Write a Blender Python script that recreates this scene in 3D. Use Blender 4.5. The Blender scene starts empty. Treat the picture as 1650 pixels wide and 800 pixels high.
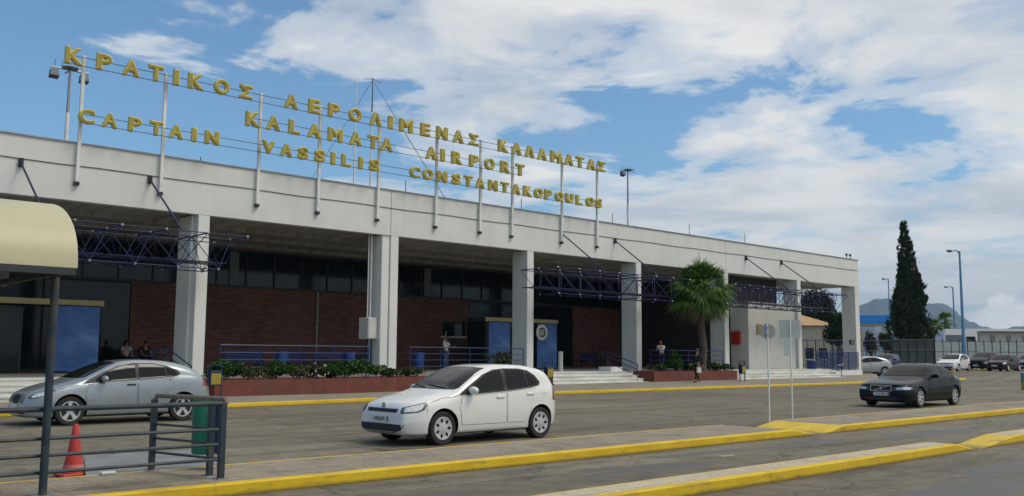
import bpy, bmesh, math, random
from math import sin, cos, tan, pi, radians, atan, sqrt, atan2
from mathutils import Vector, Matrix
from mathutils.bvhtree import BVHTree
from mathutils.geometry import delaunay_2d_cdt
random.seed(7)
S = bpy.context.scene
COL = S.collection

# ------------------------------------------------------------------ camera
FPX, YAW, PITCH, ROLL, EYE = 1516.46, .7506, .1118, .0069, 1.65
_r0 = Vector((cos(YAW), -sin(YAW), 0))
_F = Vector((sin(YAW)*cos(PITCH), cos(YAW)*cos(PITCH), sin(PITCH)))
_U = Vector((-sin(YAW)*sin(PITCH), -cos(YAW)*sin(PITCH), cos(PITCH)))
_r = _r0*cos(ROLL) + _U*sin(ROLL)
_u = _U*cos(ROLL) - _r0*sin(ROLL)
cam = bpy.data.cameras.new('camera'); camo = bpy.data.objects.new('camera', cam); COL.objects.link(camo)
cam.sensor_width = 36; cam.lens = 36*FPX/1650; cam.clip_start = .1; cam.clip_end = 60000
camo.matrix_world = Matrix(((_r.x, _u.x, -_F.x, 0), (_r.y, _u.y, -_F.y, 0), (_r.z, _u.z, -_F.z, EYE), (0, 0, 0, 1)))
S.camera = camo
# ------------------------------------------------------------------ sun, sky, exposure
SUN_EL, SUN_AZ = radians(56), radians(146)      # azimuth clockwise from +Y
SUN_STRENGTH, SKY_STRENGTH = 1.5, .12
EXPOSURE = 0.15
sd = Vector((sin(SUN_AZ)*cos(SUN_EL), cos(SUN_AZ)*cos(SUN_EL), sin(SUN_EL)))
sl = bpy.data.lights.new('sun', 'SUN'); sl.energy = SUN_STRENGTH; sl.angle = radians(20); sl.color = (1, .93, .80)
so = bpy.data.objects.new('sun', sl); COL.objects.link(so)
so.rotation_euler = sd.to_track_quat('Z', 'Y').to_euler()
S.view_settings.view_transform = 'Standard'; S.view_settings.look = 'None'
S.view_settings.exposure = EXPOSURE; S.view_settings.gamma = 1; S.view_settings.use_curve_mapping = False
S.cycles.max_bounces = 6; S.cycles.volume_bounces = 0; S.cycles.use_denoising = True
S.cycles.sample_clamp_indirect = 4


class NT:
    """tiny node helper"""
    def __init__(s, tree): s.t = tree; s.n = tree.nodes; s.l = tree.links
    def new(s, typ, **kw):
        n = s.n.new(typ)
        for k, v in kw.items(): setattr(n, k, v)
        return n
    def link(s, a, b): s.l.new(a, b)
    def val(s, sock, v):
        if hasattr(v, 'node'): s.l.new(v, sock)
        else: sock.default_value = v
    def math(s, op, a, b=0, c=0, clamp=False):
        n = s.n.new('ShaderNodeMath'); n.operation = op; n.use_clamp = clamp
        s.val(n.inputs[0], a); s.val(n.inputs[1], b); s.val(n.inputs[2], c)
        return n.outputs[0]
    def ramp(s, fac, stops, interp='LINEAR'):
        n = s.n.new('ShaderNodeValToRGB'); n.color_ramp.interpolation = interp
        e = n.color_ramp.elements
        while len(e) < len(stops): e.new(.5)
        for el, (p, c) in zip(e, stops):
            el.position = p; el.color = c if len(c) == 4 else (*c, 1)
        s.l.new(fac, n.inputs[0]); return n.outputs[0]
    def mix(s, fac, a, b, typ='MIX'):
        n = s.n.new('ShaderNodeMix'); n.data_type = 'RGBA'; n.blend_type = typ
        s.val(n.inputs[0], fac); s.val(n.inputs[6], a); s.val(n.inputs[7], b)
        return n.outputs[2]
    def noise(s, vec, scale, detail=4, rough=.55, dist=0, out=0):
        n = s.n.new('ShaderNodeTexNoise'); n.inputs['Scale'].default_value = scale
        n.inputs['Detail'].default_value = detail; n.inputs['Roughness'].default_value = rough
        n.inputs['Distortion'].default_value = dist
        if vec is not None: s.l.new(vec, n.inputs['Vector'])
        return n.outputs[out]
    def mapping(s, vec, scale=(1, 1, 1), loc=(0, 0, 0), rot=(0, 0, 0)):
        n = s.n.new('ShaderNodeMapping'); n.inputs['Scale'].default_value = scale
        n.inputs['Location'].default_value = loc; n.inputs['Rotation'].default_value = rot
        s.l.new(vec, n.inputs['Vector']); return n.outputs[0]


def build_world():
    w = bpy.data.worlds.new('World'); S.world = w; w.use_nodes = True
    w.node_tree.nodes.clear(); T = NT(w.node_tree)
    sky = T.new('ShaderNodeTexSky', sky_type='NISHITA'); sky.sun_disc = False
    sky.sun_elevation = SUN_EL; sky.sun_rotation = SUN_AZ
    sky.air_density = 1.0; sky.dust_density = .6; sky.ozone_density = 1.8; sky.altitude = 0
    tc = T.new('ShaderNodeTexCoord'); v = tc.outputs['Generated']
    sep = T.new('ShaderNodeSeparateXYZ'); T.link(v, sep.inputs[0])
    X, Y, Z = sep.outputs
    zc = T.math('MAXIMUM', Z, .0)
    den = T.math('ADD', zc, .10)
    cx, cy = T.math('DIVIDE', X, den), T.math('DIVIDE', Y, den)
    cb = T.new('ShaderNodeCombineXYZ'); T.link(cx, cb.inputs[0]); T.link(cy, cb.inputs[1])
    P = cb.outputs[0]                                                  # flat cloud deck seen in perspective
    # more cloud towards +X (down the road) and overhead, clear to the left of the terminal
    big = T.noise(T.mapping(P, loc=(SKYOFF[0], SKYOFF[1], 0)), .55, 6, .58, .35)
    fine = T.noise(T.mapping(P, loc=(3.1, 1.7, 2)), 1.9, 8, .62, .5)
    hz = T.math('SQRT', T.math('ADD', T.math('MULTIPLY', X, X), T.math('MULTIPLY', Y, Y)))
    az = T.math('DIVIDE', T.math('SUBTRACT', T.math('MULTIPLY', X, .80), T.math('MULTIPLY', Y, .60)), hz)   # sine of azimuth from (.6,.8)
    dens = T.math('ADD', T.math('MULTIPLY', big, .72), T.math('MULTIPLY', fine, .38))
    bias = T.math('ADD', T.math('MULTIPLY', az, .34), .025)
    bias = T.math('MINIMUM', bias, .15)
    dens = T.math('ADD', dens, bias)
    dens = T.math('ADD', dens, T.math('MULTIPLY', T.math('SUBTRACT', Z, .25), .26))
    cover = T.ramp(dens, [(0, (0, 0, 0)), (.55, (0, 0, 0)), (.59, (.6, .6, .6)), (.65, (1, 1, 1)), (1, (1, 1, 1))], 'EASE')
    shade = T.noise(T.mapping(P, loc=(8, 2, 5), scale=(1, 1, 1)), 1.15, 6, .6, .4)
    ccol = T.ramp(shade, [(0, (4.0, 4.5, 5.0)), (.36, (5.2, 5.5, 5.7)), (.52, (7.3, 7.2, 6.9)), (.75, (8.8, 8.5, 7.9)), (1, (9.2, 8.9, 8.2))])
    ns = T.new('ShaderNodeVectorMath', operation='SCALE'); T.link(ccol, ns.inputs[0]); ns.inputs[3].default_value = CLOUDGAIN
    tint = T.mix(1.0, sky.outputs[0], SKYTINT, 'MULTIPLY')
    c = T.mix(T.math('MULTIPLY', cover, .93), tint, ns.outputs[0])
    # heaped cumulus low over the hills
    ang = T.new('ShaderNodeMath', operation='ARCTAN2'); T.link(X, ang.inputs[0]); T.link(Y, ang.inputs[1])
    cc = T.new('ShaderNodeCombineXYZ'); T.link(ang.outputs[0], cc.inputs[0]); T.link(Z, cc.inputs[1])
    heap = T.noise(T.mapping(cc.outputs[0], scale=(1, 1.6, 1), loc=(2.2, 0, 0)), 26, 5, .55)
    b1 = T.math('ABSOLUTE', T.math('SUBTRACT', ang.outputs[0], 1.232))
    top = T.math('SUBTRACT', .060, T.math('MULTIPLY', b1, .42))
    b2 = T.math('ABSOLUTE', T.math('SUBTRACT', ang.outputs[0], 1.36))
    top2 = T.math('SUBTRACT', .040, T.math('MULTIPLY', b2, .10))
    top = T.math('MAXIMUM', top, top2)
    h = T.math('SUBTRACT', T.math('ADD', top, T.math('MULTIPLY', T.math('SUBTRACT', heap, .5), .06)), Z)
    hm = T.ramp(T.math('MULTIPLY', h, 60), [(0, (0, 0, 0)), (.35, (1, 1, 1)), (1, (1, 1, 1))])
    hm = T.math('MULTIPLY', hm, T.math('GREATER_THAN', Z, -.004))
    hcol = T.ramp(heap, [(0, (5.4, 5.9, 6.6)), (.45, (7.6, 7.6, 7.4)), (.7, (9.6, 9.3, 8.6)), (1, (10, 9.7, 9))])
    hs = T.new('ShaderNodeVectorMath', operation='SCALE'); T.link(hcol, hs.inputs[0]); hs.inputs[3].default_value = CLOUDGAIN*1.08
    c = T.mix(hm, c, hs.outputs[0])
    bg = T.new('ShaderNodeBackground'); T.link(c, bg.inputs[0]); bg.inputs[1].default_value = SKY_STRENGTH
    out = T.new('ShaderNodeOutputWorld'); T.link(bg.outputs[0], out.inputs[0])
SKYOFF = (7.7, 5.5); SKYTINT = (.74, .97, 1.05, 1); CLOUDGAIN = .93
build_world()

# ------------------------------------------------------------------ pixel-to-place helpers (used to survey the site)
def ray(px, py):
    X, Y = px-825, py-400
    return _F*FPX + _r*X - _u*Y
def onY(px, py, Y):
    d = ray(px, py); k = Y/d.y; return Vector((d.x*k, Y, EYE+d.z*k))
def onZ(px, py, Z=0.):
    d = ray(px, py); k = (Z-EYE)/d.z; return Vector((d.x*k, d.y*k, Z))
def onD(px, py, dist):
    d = ray(px, py); k = dist/(d.x*sin(YAW)+d.y*cos(YAW)); return Vector((d.x*k, d.y*k, EYE+d.z*k))
def sstep(a, b, x):
    t = max(0, min(1, (x-a)/(b-a))); return t*t*(3-2*t)
def gz(x):                                   # the ground rises a little towards the far car park
    return .46*sstep(67, 80, x)

# ------------------------------------------------------------------ mesh builder
WM = {}
class MB:
    def __init__(s): s.v = []; s.f = []
    def add(s, vs, fs):
        o = len(s.v); s.v += [Vector(p) for p in vs]; s.f += [tuple(i+o for i in f) for f in fs]; return s
    def box(s, x0, x1, y0, y1, z0, z1):
        return s.add([(x0, y0, z0), (x1, y0, z0), (x1, y1, z0), (x0, y1, z0), (x0, y0, z1), (x1, y0, z1), (x1, y1, z1), (x0, y1, z1)],
                     [(0, 3, 2, 1), (4, 5, 6, 7), (0, 1, 5, 4), (1, 2, 6, 5), (2, 3, 7, 6), (3, 0, 4, 7)])
    def bbox(s, x0, x1, y0, y1, z0, z1, b=.01):     # bevelled box
        o = [(x0, y0), (x1, y0), (x1, y1), (x0, y1)]
        def ring(d, z):
            return [(x0+d, y0, z), (x1-d, y0, z), (x1, y0+d, z), (x1, y1-d, z), (x1-d, y1, z), (x0+d, y1, z), (x0, y1-d, z), (x0, y0+d, z)]
        def inner(z):
            return [(x0+b, y0+b, z), (x1-b, y0+b, z), (x1-b, y0+b, z), (x1-b, y1-b, z), (x1-b, y1-b, z), (x0+b, y1-b, z), (x0+b, y1-b, z), (x0+b, y0+b, z)]
        R = [inner(z0), ring(b, z0+b), ring(b, z1-b), inner(z1)]
        vs = sum(R, []); fs = []
        for k in range(3):
            for i in range(8):
                j = (i+1) % 8; fs.append((k*8+i, k*8+j, k*8+8+j, k*8+8+i))
        fs.append((0, 7, 5, 3, 1)[::1]); fs.append((24, 25, 27, 29, 31))
        return s.add(vs, fs)
    def frame(s, p0, p1):
        d = (p1-p0); L = d.length; d = d/L if L else Vector((0, 0, 1))
        a = Vector((0, 0, 1)) if abs(d.z) < .9 else Vector((1, 0, 0))
        u = d.cross(a).normalized(); w = u.cross(d); return d, u, w
    def tube(s, p0, p1, r, n=8, r1=None):
        p0, p1 = Vector(p0), Vector(p1); r1 = r if r1 is None else r1
        d, u, w = s.frame(p0, p1)
        vs = [p0+(u*cos(2*pi*i/n)+w*sin(2*pi*i/n))*r for i in range(n)]+[p1+(u*cos(2*pi*i/n)+w*sin(2*pi*i/n))*r1 for i in range(n)]
        fs = [(i, (i+1) % n, n+(i+1) % n, n+i) for i in range(n)]+[tuple(range(n))[::-1], tuple(range(n, 2*n))]
        return s.add(vs, fs)
    def path(s, pts, r, n=8):
        pts = [Vector(p) for p in pts]
        up = Vector((0, 0, 1)); rings = []
        prev = None
        for i, p in enumerate(pts):
            d = (pts[min(i+1, len(pts)-1)]-pts[max(i-1, 0)]).normalized()
            if prev is None:
                a = up if abs(d.z) < .9 else Vector((1, 0, 0)); u = d.cross(a).normalized()
            else:
                u = (prev - d*prev.dot(d)).normalized()
            prev = u; w = d.cross(u)
            rr = r[i] if isinstance(r, (list, tuple)) else r
            rings.append([p+(u*cos(2*pi*k/n)+w*sin(2*pi*k/n))*rr for k in range(n)])
        vs = sum(rings, []); fs = []
        for j in range(len(pts)-1):
            for k in range(n): fs.append((j*n+k, j*n+(k+1) % n, (j+1)*n+(k+1) % n, (j+1)*n+k))
        fs += [tuple(range(n))[::-1], tuple(range((len(pts)-1)*n, len(pts)*n))]
        return s.add(vs, fs)
    def lathe(s, prof, n=20, c=(0, 0, 0), axis='z', cap=True):
        vs = []; fs = []; c = Vector(c)
        for r, h in prof:
            for k in range(n):
                a = 2*pi*k/n
                p = (r*cos(a), r*sin(a), h) if axis == 'z' else (r*cos(a), h, r*sin(a))
                vs.append(c+Vector(p))
        for j in range(len(prof)-1):
            for k in range(n): fs.append((j*n+k, j*n+(k+1) % n, (j+1)*n+(k+1) % n, (j+1)*n+k))
        if cap and prof[0][0] > 1e-6: fs.append(tuple(range(n)))
        if cap and prof[-1][0] > 1e-6: fs.append(tuple(range((len(prof)-1)*n, len(prof)*n)))
        return s.add(vs, fs)
    def ball(s, c, r, n=8, sc=(1, 1, 1)):
        c = Vector(c); vs = []; m = max(4, n//2)
        for j in range(m+1):
            a = pi*j/m
            for k in range(n):
                b = 2*pi*k/n; vs.append(c+Vector((r*sc[0]*sin(a)*cos(b), r*sc[1]*sin(a)*sin(b), r*sc[2]*cos(a))))
        return s.add(vs, [(j*n+k, j*n+(k+1) % n, (j+1)*n+(k+1) % n, (j+1)*n+k) for j in range(m) for k in range(n)])
    def prism(s, poly, a, b, axis='y'):        # poly in the other two axes
        def P(p, h): return {'y': (p[0], h, p[1]), 'x': (h, p[0], p[1]), 'z': (p[0], p[1], h)}[axis]
        n = len(poly)
        return s.add([P(p, a) for p in poly]+[P(p, b) for p in poly],
                     [(i, (i+1) % n, n+(i+1) % n, n+i) for i in range(n)]+[tuple(range(n))[::-1], tuple(range(n, 2*n))])
    def quad(s, a, b, c, d): return s.add([a, b, c, d], [(0, 1, 2, 3)])
    def build(s, name, mat, parent=None, smooth=None, world=True, merge=False):
        me = bpy.data.meshes.new(name); vs = s.v
        if parent is not None and world:
            inv = WM[parent.name].inverted(); vs = [inv @ v for v in vs]
        me.from_pydata([tuple(v) for v in vs], [], s.f)
        bm = bmesh.new(); bm.from_mesh(me)
        bmesh.ops.remove_doubles(bm, verts=bm.verts, dist=1e-5)
        bmesh.ops.dissolve_degenerate(bm, edges=bm.edges, dist=1e-6)
        if len(bm.faces) < 20000: bmesh.ops.recalc_face_normals(bm, faces=bm.faces)
        bm.to_mesh(me); bm.free()
        if smooth:
            me.shade_smooth(); me.set_sharp_from_angle(angle=radians(smooth if smooth > 1 else 35))
        return link(name, me, mat, parent)

def link(name, me, mat, parent=None):
    o = bpy.data.objects.new(name, me); COL.objects.link(o)
    for m in (mat if isinstance(mat, (list, tuple)) else [mat]):
        if m is not None: me.materials.append(m)
    if parent is not None: o.parent = parent; WM[o.name] = WM[parent.name].copy()
    else: WM[o.name] = Matrix.Identity(4)
    return o
def thing(name, label, cat, loc=(0, 0, 0), rz=0, group=None):
    o = bpy.data.objects.new(name, None); COL.objects.link(o); o.empty_display_size = .2
    o.location = loc; o.rotation_euler = (0, 0, rz)
    WM[o.name] = Matrix.Translation(Vector(loc)) @ Matrix.Rotation(rz, 4, 'Z')
    o['label'] = label; o['category'] = cat
    if group: o['group'] = group
    return o
def tag(o, label, cat, group=None):
    o['label'] = label; o['category'] = cat
    if group: o['group'] = group
    return o
def struct(o): o['kind'] = 'structure'; return o
def rename(o, n): o.name = n

# ------------------------------------------------------------------ materials
def principled(name):
    m = bpy.data.materials.new(name); m.use_nodes = True
    T = NT(m.node_tree); b = T.n['Principled BSDF']; return m, T, b
def mat(name, col, rough=.6, metal=0, var=.12, scale=3., bump=0, bscale=40, coat=0, spec=.5, dirt=None, stretch=(1, 1, 1)):
    m, T, b = principled(name)
    tc = T.new('ShaderNodeTexCoord'); v = T.mapping(tc.outputs['Object'], scale=stretch)
    n = T.noise(v, scale, 5, .6)
    lo = tuple(c*(1-var) for c in col); hi = tuple(min(1, c*(1+var)) for c in col)
    c = T.ramp(n, [(.3, lo), (.7, hi)])
    if dirt:
        n2 = T.noise(v, scale*.35, 6, .65, .4)
        c = T.mix(T.ramp(n2, [(.5, (0, 0, 0)), (.68, (dirt[3],)*3)]), c, (*dirt[:3], 1))
    T.link(c, b.inputs['Base Color'])
    T.val(b.inputs['Roughness'], T.math('ADD', T.math('MULTIPLY', n, .14), rough-.07, clamp=True))
    b.inputs['Metallic'].default_value = metal
    b.inputs['Coat Weight'].default_value = coat; b.inputs['Coat Roughness'].default_value = .04
    b.inputs['Specular IOR Level'].default_value = spec
    if bump:
        bp = T.new('ShaderNodeBump'); bp.inputs['Strength'].default_value = bump; bp.inputs['Distance'].default_value = .02
        T.link(T.noise(v, bscale, 4, .6), bp.inputs['Height']); T.link(bp.outputs[0], b.inputs['Normal'])
    return m

def mat_asphalt():
    m, T, b = principled('asphalt')
    tc = T.new('ShaderNodeTexCoord'); v = tc.outputs['Object']
    sep = T.new('ShaderNodeSeparateXYZ'); T.link(v, sep.inputs[0]); X, Y = sep.outputs[0], sep.outputs[1]
    a = T.noise(v, .16, 6, .65); g = T.noise(v, 34, 3, .75); mid = T.noise(v, 2.3, 6, .72)
    c = T.ramp(a, [(.3, (.172, .150, .107)), (.7, (.245, .214, .153))])
    c = T.mix(1, c, T.ramp(mid, [(.3, (.68, .68, .68)), (.7, (1.26, 1.26, 1.26))]), 'MULTIPLY')
    # oil and tyre streaks along the lanes
    st = T.noise(T.mapping(v, scale=(.30, 1.5, 1)), .8, 8, .7, .5)
    c = T.mix(T.ramp(st, [(.52, (0, 0, 0)), (.68, (.72, .72, .72))]), c, (.058, .052, .044, 1))
    w = T.noise(T.mapping(v, scale=(.025, 1, 1)), 1.1, 3); c = T.mix(T.ramp(w, [(.5, (0, 0, 0)), (.62, (.4, .4, .4))]), c, (.085, .076, .062, 1))
    # squarish resurfaced patches
    br = T.new('ShaderNodeTexBrick'); T.link(T.mapping(v, rot=(0, 0, .05), loc=(2.2, 1.1, 0)), br.inputs['Vector'])
    br.inputs['Color1'].default_value = (1, 1, 1, 1); br.inputs['Color2'].default_value = (.80, .79, .77, 1); br.inputs['Mortar'].default_value = (.62, .61, .6, 1)
    br.inputs['Scale'].default_value = 1; br.inputs['Brick Width'].default_value = 7.3; br.inputs['Row Height'].default_value = 3.6; br.inputs['Mortar Size'].default_value = .02
    c = T.mix(.8, c, br.outputs[0], 'MULTIPLY')
    c = T.mix(1, c, T.ramp(g, [(.25, (.66,)*3), (.75, (1.32,)*3)]), 'MULTIPLY')
    # wandering cracks
    vo = T.new('ShaderNodeTexVoronoi', feature='DISTANCE_TO_EDGE'); vo.inputs['Scale'].default_value = .3
    va = T.new('ShaderNodeVectorMath', operation='ADD'); T.link(v, va.inputs[0]); T.link(T.noise(v, 1.1, 5, .65, 0, 1), va.inputs[1]); T.link(va.outputs[0], vo.inputs['Vector'])
    c = T.mix(T.ramp(vo.outputs['Distance'], [(0, (.8,)*3), (.008, (0, 0, 0))]), c, (.035, .032, .028, 1))
    # damp patches on the near lanes
    nz = T.noise(T.mapping(v, scale=(.5, 1.6, 1)), .9, 6, .62, .4)
    wm = None
    for (px, py, rx, ry) in PUD:
        dx = T.math('DIVIDE', T.math('SUBTRACT', X, px), rx); dy = T.math('DIVIDE', T.math('SUBTRACT', Y, py), ry)
        d = T.math('SQRT', T.math('ADD', T.math('MULTIPLY', dx, dx), T.math('MULTIPLY', dy, dy)))
        q = T.math('SUBTRACT', T.math('ADD', 1.0, T.math('MULTIPLY', T.math('SUBTRACT', nz, .5), 4.2)), d)
        q = T.ramp(q, [(.02, (0, 0, 0)), (.18, (1, 1, 1))]); wm = q if wm is None else T.math('MAXIMUM', wm, q)
    c = T.mix(T.math('MULTIPLY', wm, .80), c, (.050, .046, .040, 1))
    T.link(c, b.inputs['Base Color'])
    T.val(b.inputs['Roughness'], T.math('SUBTRACT', .9, T.math('MULTIPLY', wm, .40)))
    bp = T.new('ShaderNodeBump'); bp.inputs['Strength'].default_value = .4; bp.inputs['Distance'].default_value = .015
    T.link(T.math('MULTIPLY', g, T.math('SUBTRACT', 1, T.math('MULTIPLY', wm, .8))), bp.inputs['Height']); T.link(bp.outputs[0], b.inputs['Normal'])
    return m
PUD = [(12.6, 4.9, 2.2, .55), (15.6, 5.4, 2.0, .45), (10.5, 9.3, .9, .16), (13.8, 9.6, 1.2, .2), (11.2, 8.9, 1.6, .35), (16.5, 9.4, 1.5, .3), (5.9, 8.7, 1.2, .4), (17.4, 12.6, 2.0, .5), (21, 8.9, 2.2, .4), (9.8, 13.2, 1.2, .5)]

def mat_paving(name, c0, c1, joint, tile=(.4, .4), stain=.5, sc=1.):
    m, T, b = principled(name)
    tc = T.new('ShaderNodeTexCoord'); v = tc.outputs['Object']
    br = T.new('ShaderNodeTexBrick'); T.link(v, br.inputs['Vector']); br.offset = 0
    br.inputs['Color1'].default_value = (*c0, 1); br.inputs['Color2'].default_value = (*c1, 1); br.inputs['Mortar'].default_value = (*joint, 1)
    br.inputs['Scale'].default_value = 1; br.inputs['Brick Width'].default_value = tile[0]; br.inputs['Row Height'].default_value = tile[1]
    br.inputs['Mortar Size'].default_value = .008; br.inputs['Mortar Smooth'].default_value = .4; br.inputs['Bias'].default_value = 0
    c = br.outputs[0]
    n = T.noise(v, 22*sc, 4, .7); c = T.mix(1, c, T.ramp(n, [(.3, (.68,)*3), (.7, (1.3,)*3)]), 'MULTIPLY')
    s2 = T.noise(v, .75*sc, 7, .7, .5)
    c = T.mix(T.ramp(s2, [(.48, (0, 0, 0)), (.7, (stain,)*3)]), c, (c0[0]*.35, c0[1]*.34, c0[2]*.32, 1))
    T.link(c, b.inputs['Base Color']); b.inputs['Roughness'].default_value = .88
    bp = T.new('ShaderNodeBump'); bp.inputs['Strength'].default_value = .3; bp.inputs['Distance'].default_value = .01
    T.link(n, bp.inputs['Height']); T.link(bp.outputs[0], b.inputs['Normal'])
    return m

def mat_yellow():
    m, T, b = principled('kerb_yellow')
    tc = T.new('ShaderNodeTexCoord'); v = tc.outputs['Object']
    n = T.noise(v, 2.2, 6, .7, .3); f = T.noise(v, 30, 4, .7)
    c = T.ramp(n, [(.3, (.62, .40, .008)), (.7, (.78, .54, .015))])
    scf = T.noise(T.mapping(v, scale=(.5, 2, 3)), 2.6, 6, .7, .4); c = T.mix(T.ramp(scf, [(.54, (0, 0, 0)), (.68, (.6,)*3)]), c, (.20, .14, .04, 1))
    chip = T.ramp(T.math('ADD', T.math('MULTIPLY', f, .55), T.math('MULTIPLY', n, .45)), [(.59, (0, 0, 0)), (.66, (.85, .85, .85))])
    c = T.mix(chip, c, (.24, .21, .15, 1))
    sep = T.new('ShaderNodeSeparateXYZ'); T.link(v, sep.inputs[0])      # scuffed dirty foot of the kerb
    foot = T.ramp(T.math('ADD', sep.outputs[2], T.math('MULTIPLY', T.math('SUBTRACT', f, .5), .06)), [(.012, (.85,)*3), (.05, (0, 0, 0))])
    c = T.mix(foot, c, (.10, .08, .03, 1))
    # block joints every metre
    fr = T.math('FRACT', sep.outputs[0]); j = T.ramp(fr, [(0, (.35,)*3), (.012, (0, 0, 0))])
    c = T.mix(j, c, (.12, .09, .02, 1))
    T.link(c, b.inputs['Base Color']); b.inputs['Roughness'].default_value = .6
    return m

def mat_brick():
    m, T, b = principled('red_brick')
    tc = T.new('ShaderNodeTexCoord'); sep = T.new('ShaderNodeSeparateXYZ'); T.link(tc.outputs['Object'], sep.inputs[0])
    cb = T.new('ShaderNodeCombineXYZ'); T.link(T.math('ADD', sep.outputs[0], sep.outputs[1]), cb.inputs[0]); T.link(sep.outputs[2], cb.inputs[1])
    br = T.new('ShaderNodeTexBrick'); T.link(cb.outputs[0], br.inputs['Vector'])
    br.inputs['Color1'].default_value = (.235, .085, .055, 1); br.inputs['Color2'].default_value = (.12, .042, .031, 1); br.inputs['Mortar'].default_value = (.20, .15, .125, 1)
    br.inputs['Scale'].default_value = 1; br.inputs['Brick Width'].default_value = .4; br.inputs['Row Height'].default_value = .13
    br.inputs['Mortar Size'].default_value = .017; br.inputs['Mortar Smooth'].default_value = .2
    n = T.noise(tc.outputs['Object'], .5, 5, .6); c = T.mix(1, br.outputs[0], T.ramp(n, [(.3, (.75,)*3), (.7, (1.2,)*3)]), 'MULTIPLY')
    T.link(c, b.inputs['Base Color']); b.inputs['Roughness'].default_value = .85
    return m

def mat_fascia():
    m, T, b = principled('painted_concrete')
    tc = T.new('ShaderNodeTexCoord'); v = tc.outputs['Object']
    sep = T.new('ShaderNodeSeparateXYZ'); T.link(v, sep.inputs[0])
    n = T.noise(v, .6, 6, .6, .2)
    c = T.ramp(n, [(.3, (.68, .68, .64)), (.7, (.76, .76, .72))])
    fr = T.math('FRACT', T.math('MULTIPLY', T.math('ADD', sep.outputs[2], T.math('MULTIPLY', T.noise(v, 1.2, 2), .01)), 5.0))    # board marks
    c = T.mix(T.ramp(fr, [(0, (.16,)*3), (.10, (0, 0, 0)), (1, (0, 0, 0))]), c, (.62, .62, .58, 1))
    st = T.noise(T.mapping(v, scale=(2.2, 2.2, .18)), 1.1, 5, .6)            # rain streaks
    c = T.mix(T.ramp(st, [(.52, (0, 0, 0)), (.72, (.26,)*3)]), c, (.54, .535, .49, 1))
    T.link(c, b.inputs['Base Color']); b.inputs['Roughness'].default_value = .75
    bp = T.new('ShaderNodeBump'); bp.inputs['Strength'].default_value = .25; bp.inputs['Distance'].default_value = .01
    T.link(T.noise(v, 9, 4, .6), bp.inputs['Height']); T.link(bp.outputs[0], b.inputs['Normal'])
    return m

def mat_soffit():
    m, T, b = principled('soffit_slats')
    tc = T.new('ShaderNodeTexCoord'); v = tc.outputs['Object']
    sep = T.new('ShaderNodeSeparateXYZ'); T.link(v, sep.inputs[0])
    fr = T.math('FRACT', T.math('MULTIPLY', sep.outputs[0], 1.25))
    c = T.ramp(fr, [(0, (.20, .19, .17)), (.08, (.33, .32, .29)), (.9, (.36, .35, .32)), (1, (.22, .21, .19))])
    n = T.noise(T.mapping(v, scale=(3, .25, 1)), .8, 5, .6)
    c = T.mix(1, c, T.ramp(n, [(.3, (.7,)*3), (.7, (1.1,)*3)]), 'MULTIPLY')
    T.link(c, b.inputs['Base Color']); b.inputs['Roughness'].default_value = .8
    return m

def mat_leaf(name, c0, c1, rough=.75):
    m, T, b = principled(name)
    g = T.new('ShaderNodeNewGeometry')
    tc = T.new('ShaderNodeTexCoord'); n = T.noise(tc.outputs['Object'], 2.2, 3)
    f = T.math('ADD', T.math('MULTIPLY', g.outputs['Random Per Island'], .6), T.math('MULTIPLY', n, .4))
    c = T.ramp(f, [(.15, c0), (.85, c1)])
    T.link(c, b.inputs['Base Color']); b.inputs['Roughness'].default_value = rough
    b.inputs['Specular IOR Level'].default_value = .15
    return m

def mat_glass(name, col=(.012, .016, .018), rough=.05, spec=.6):
    m, T, b = principled(name)
    tc = T.new('ShaderNodeTexCoord'); n = T.noise(tc.outputs['Object'], .9, 4, .6, .3)
    T.link(T.ramp(n, [(.3, tuple(c*.6 for c in col)), (.7, tuple(c*1.6 for c in col))]), b.inputs['Base Color'])
    b.inputs['Roughness'].default_value = rough; b.inputs['Specular IOR Level'].default_value = spec
    return m

def mat_banner():
    m, T, b = principled('banner_print')
    tc = T.new('ShaderNodeTexCoord'); v = tc.outputs['Object']
    w = T.noise(T.mapping(v, scale=(.5, 1, .9), rot=(0, .7, 0)), 1.2, 4, .55, .8)
    c = T.ramp(w, [(.25, (.035, .11, .34)), (.5, (.07, .19, .48)), (.7, (.16, .32, .60)), (.85, (.24, .40, .64))])
    T.link(c, b.inputs['Base Color']); b.inputs['Roughness'].default_value = .5
    return m

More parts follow.
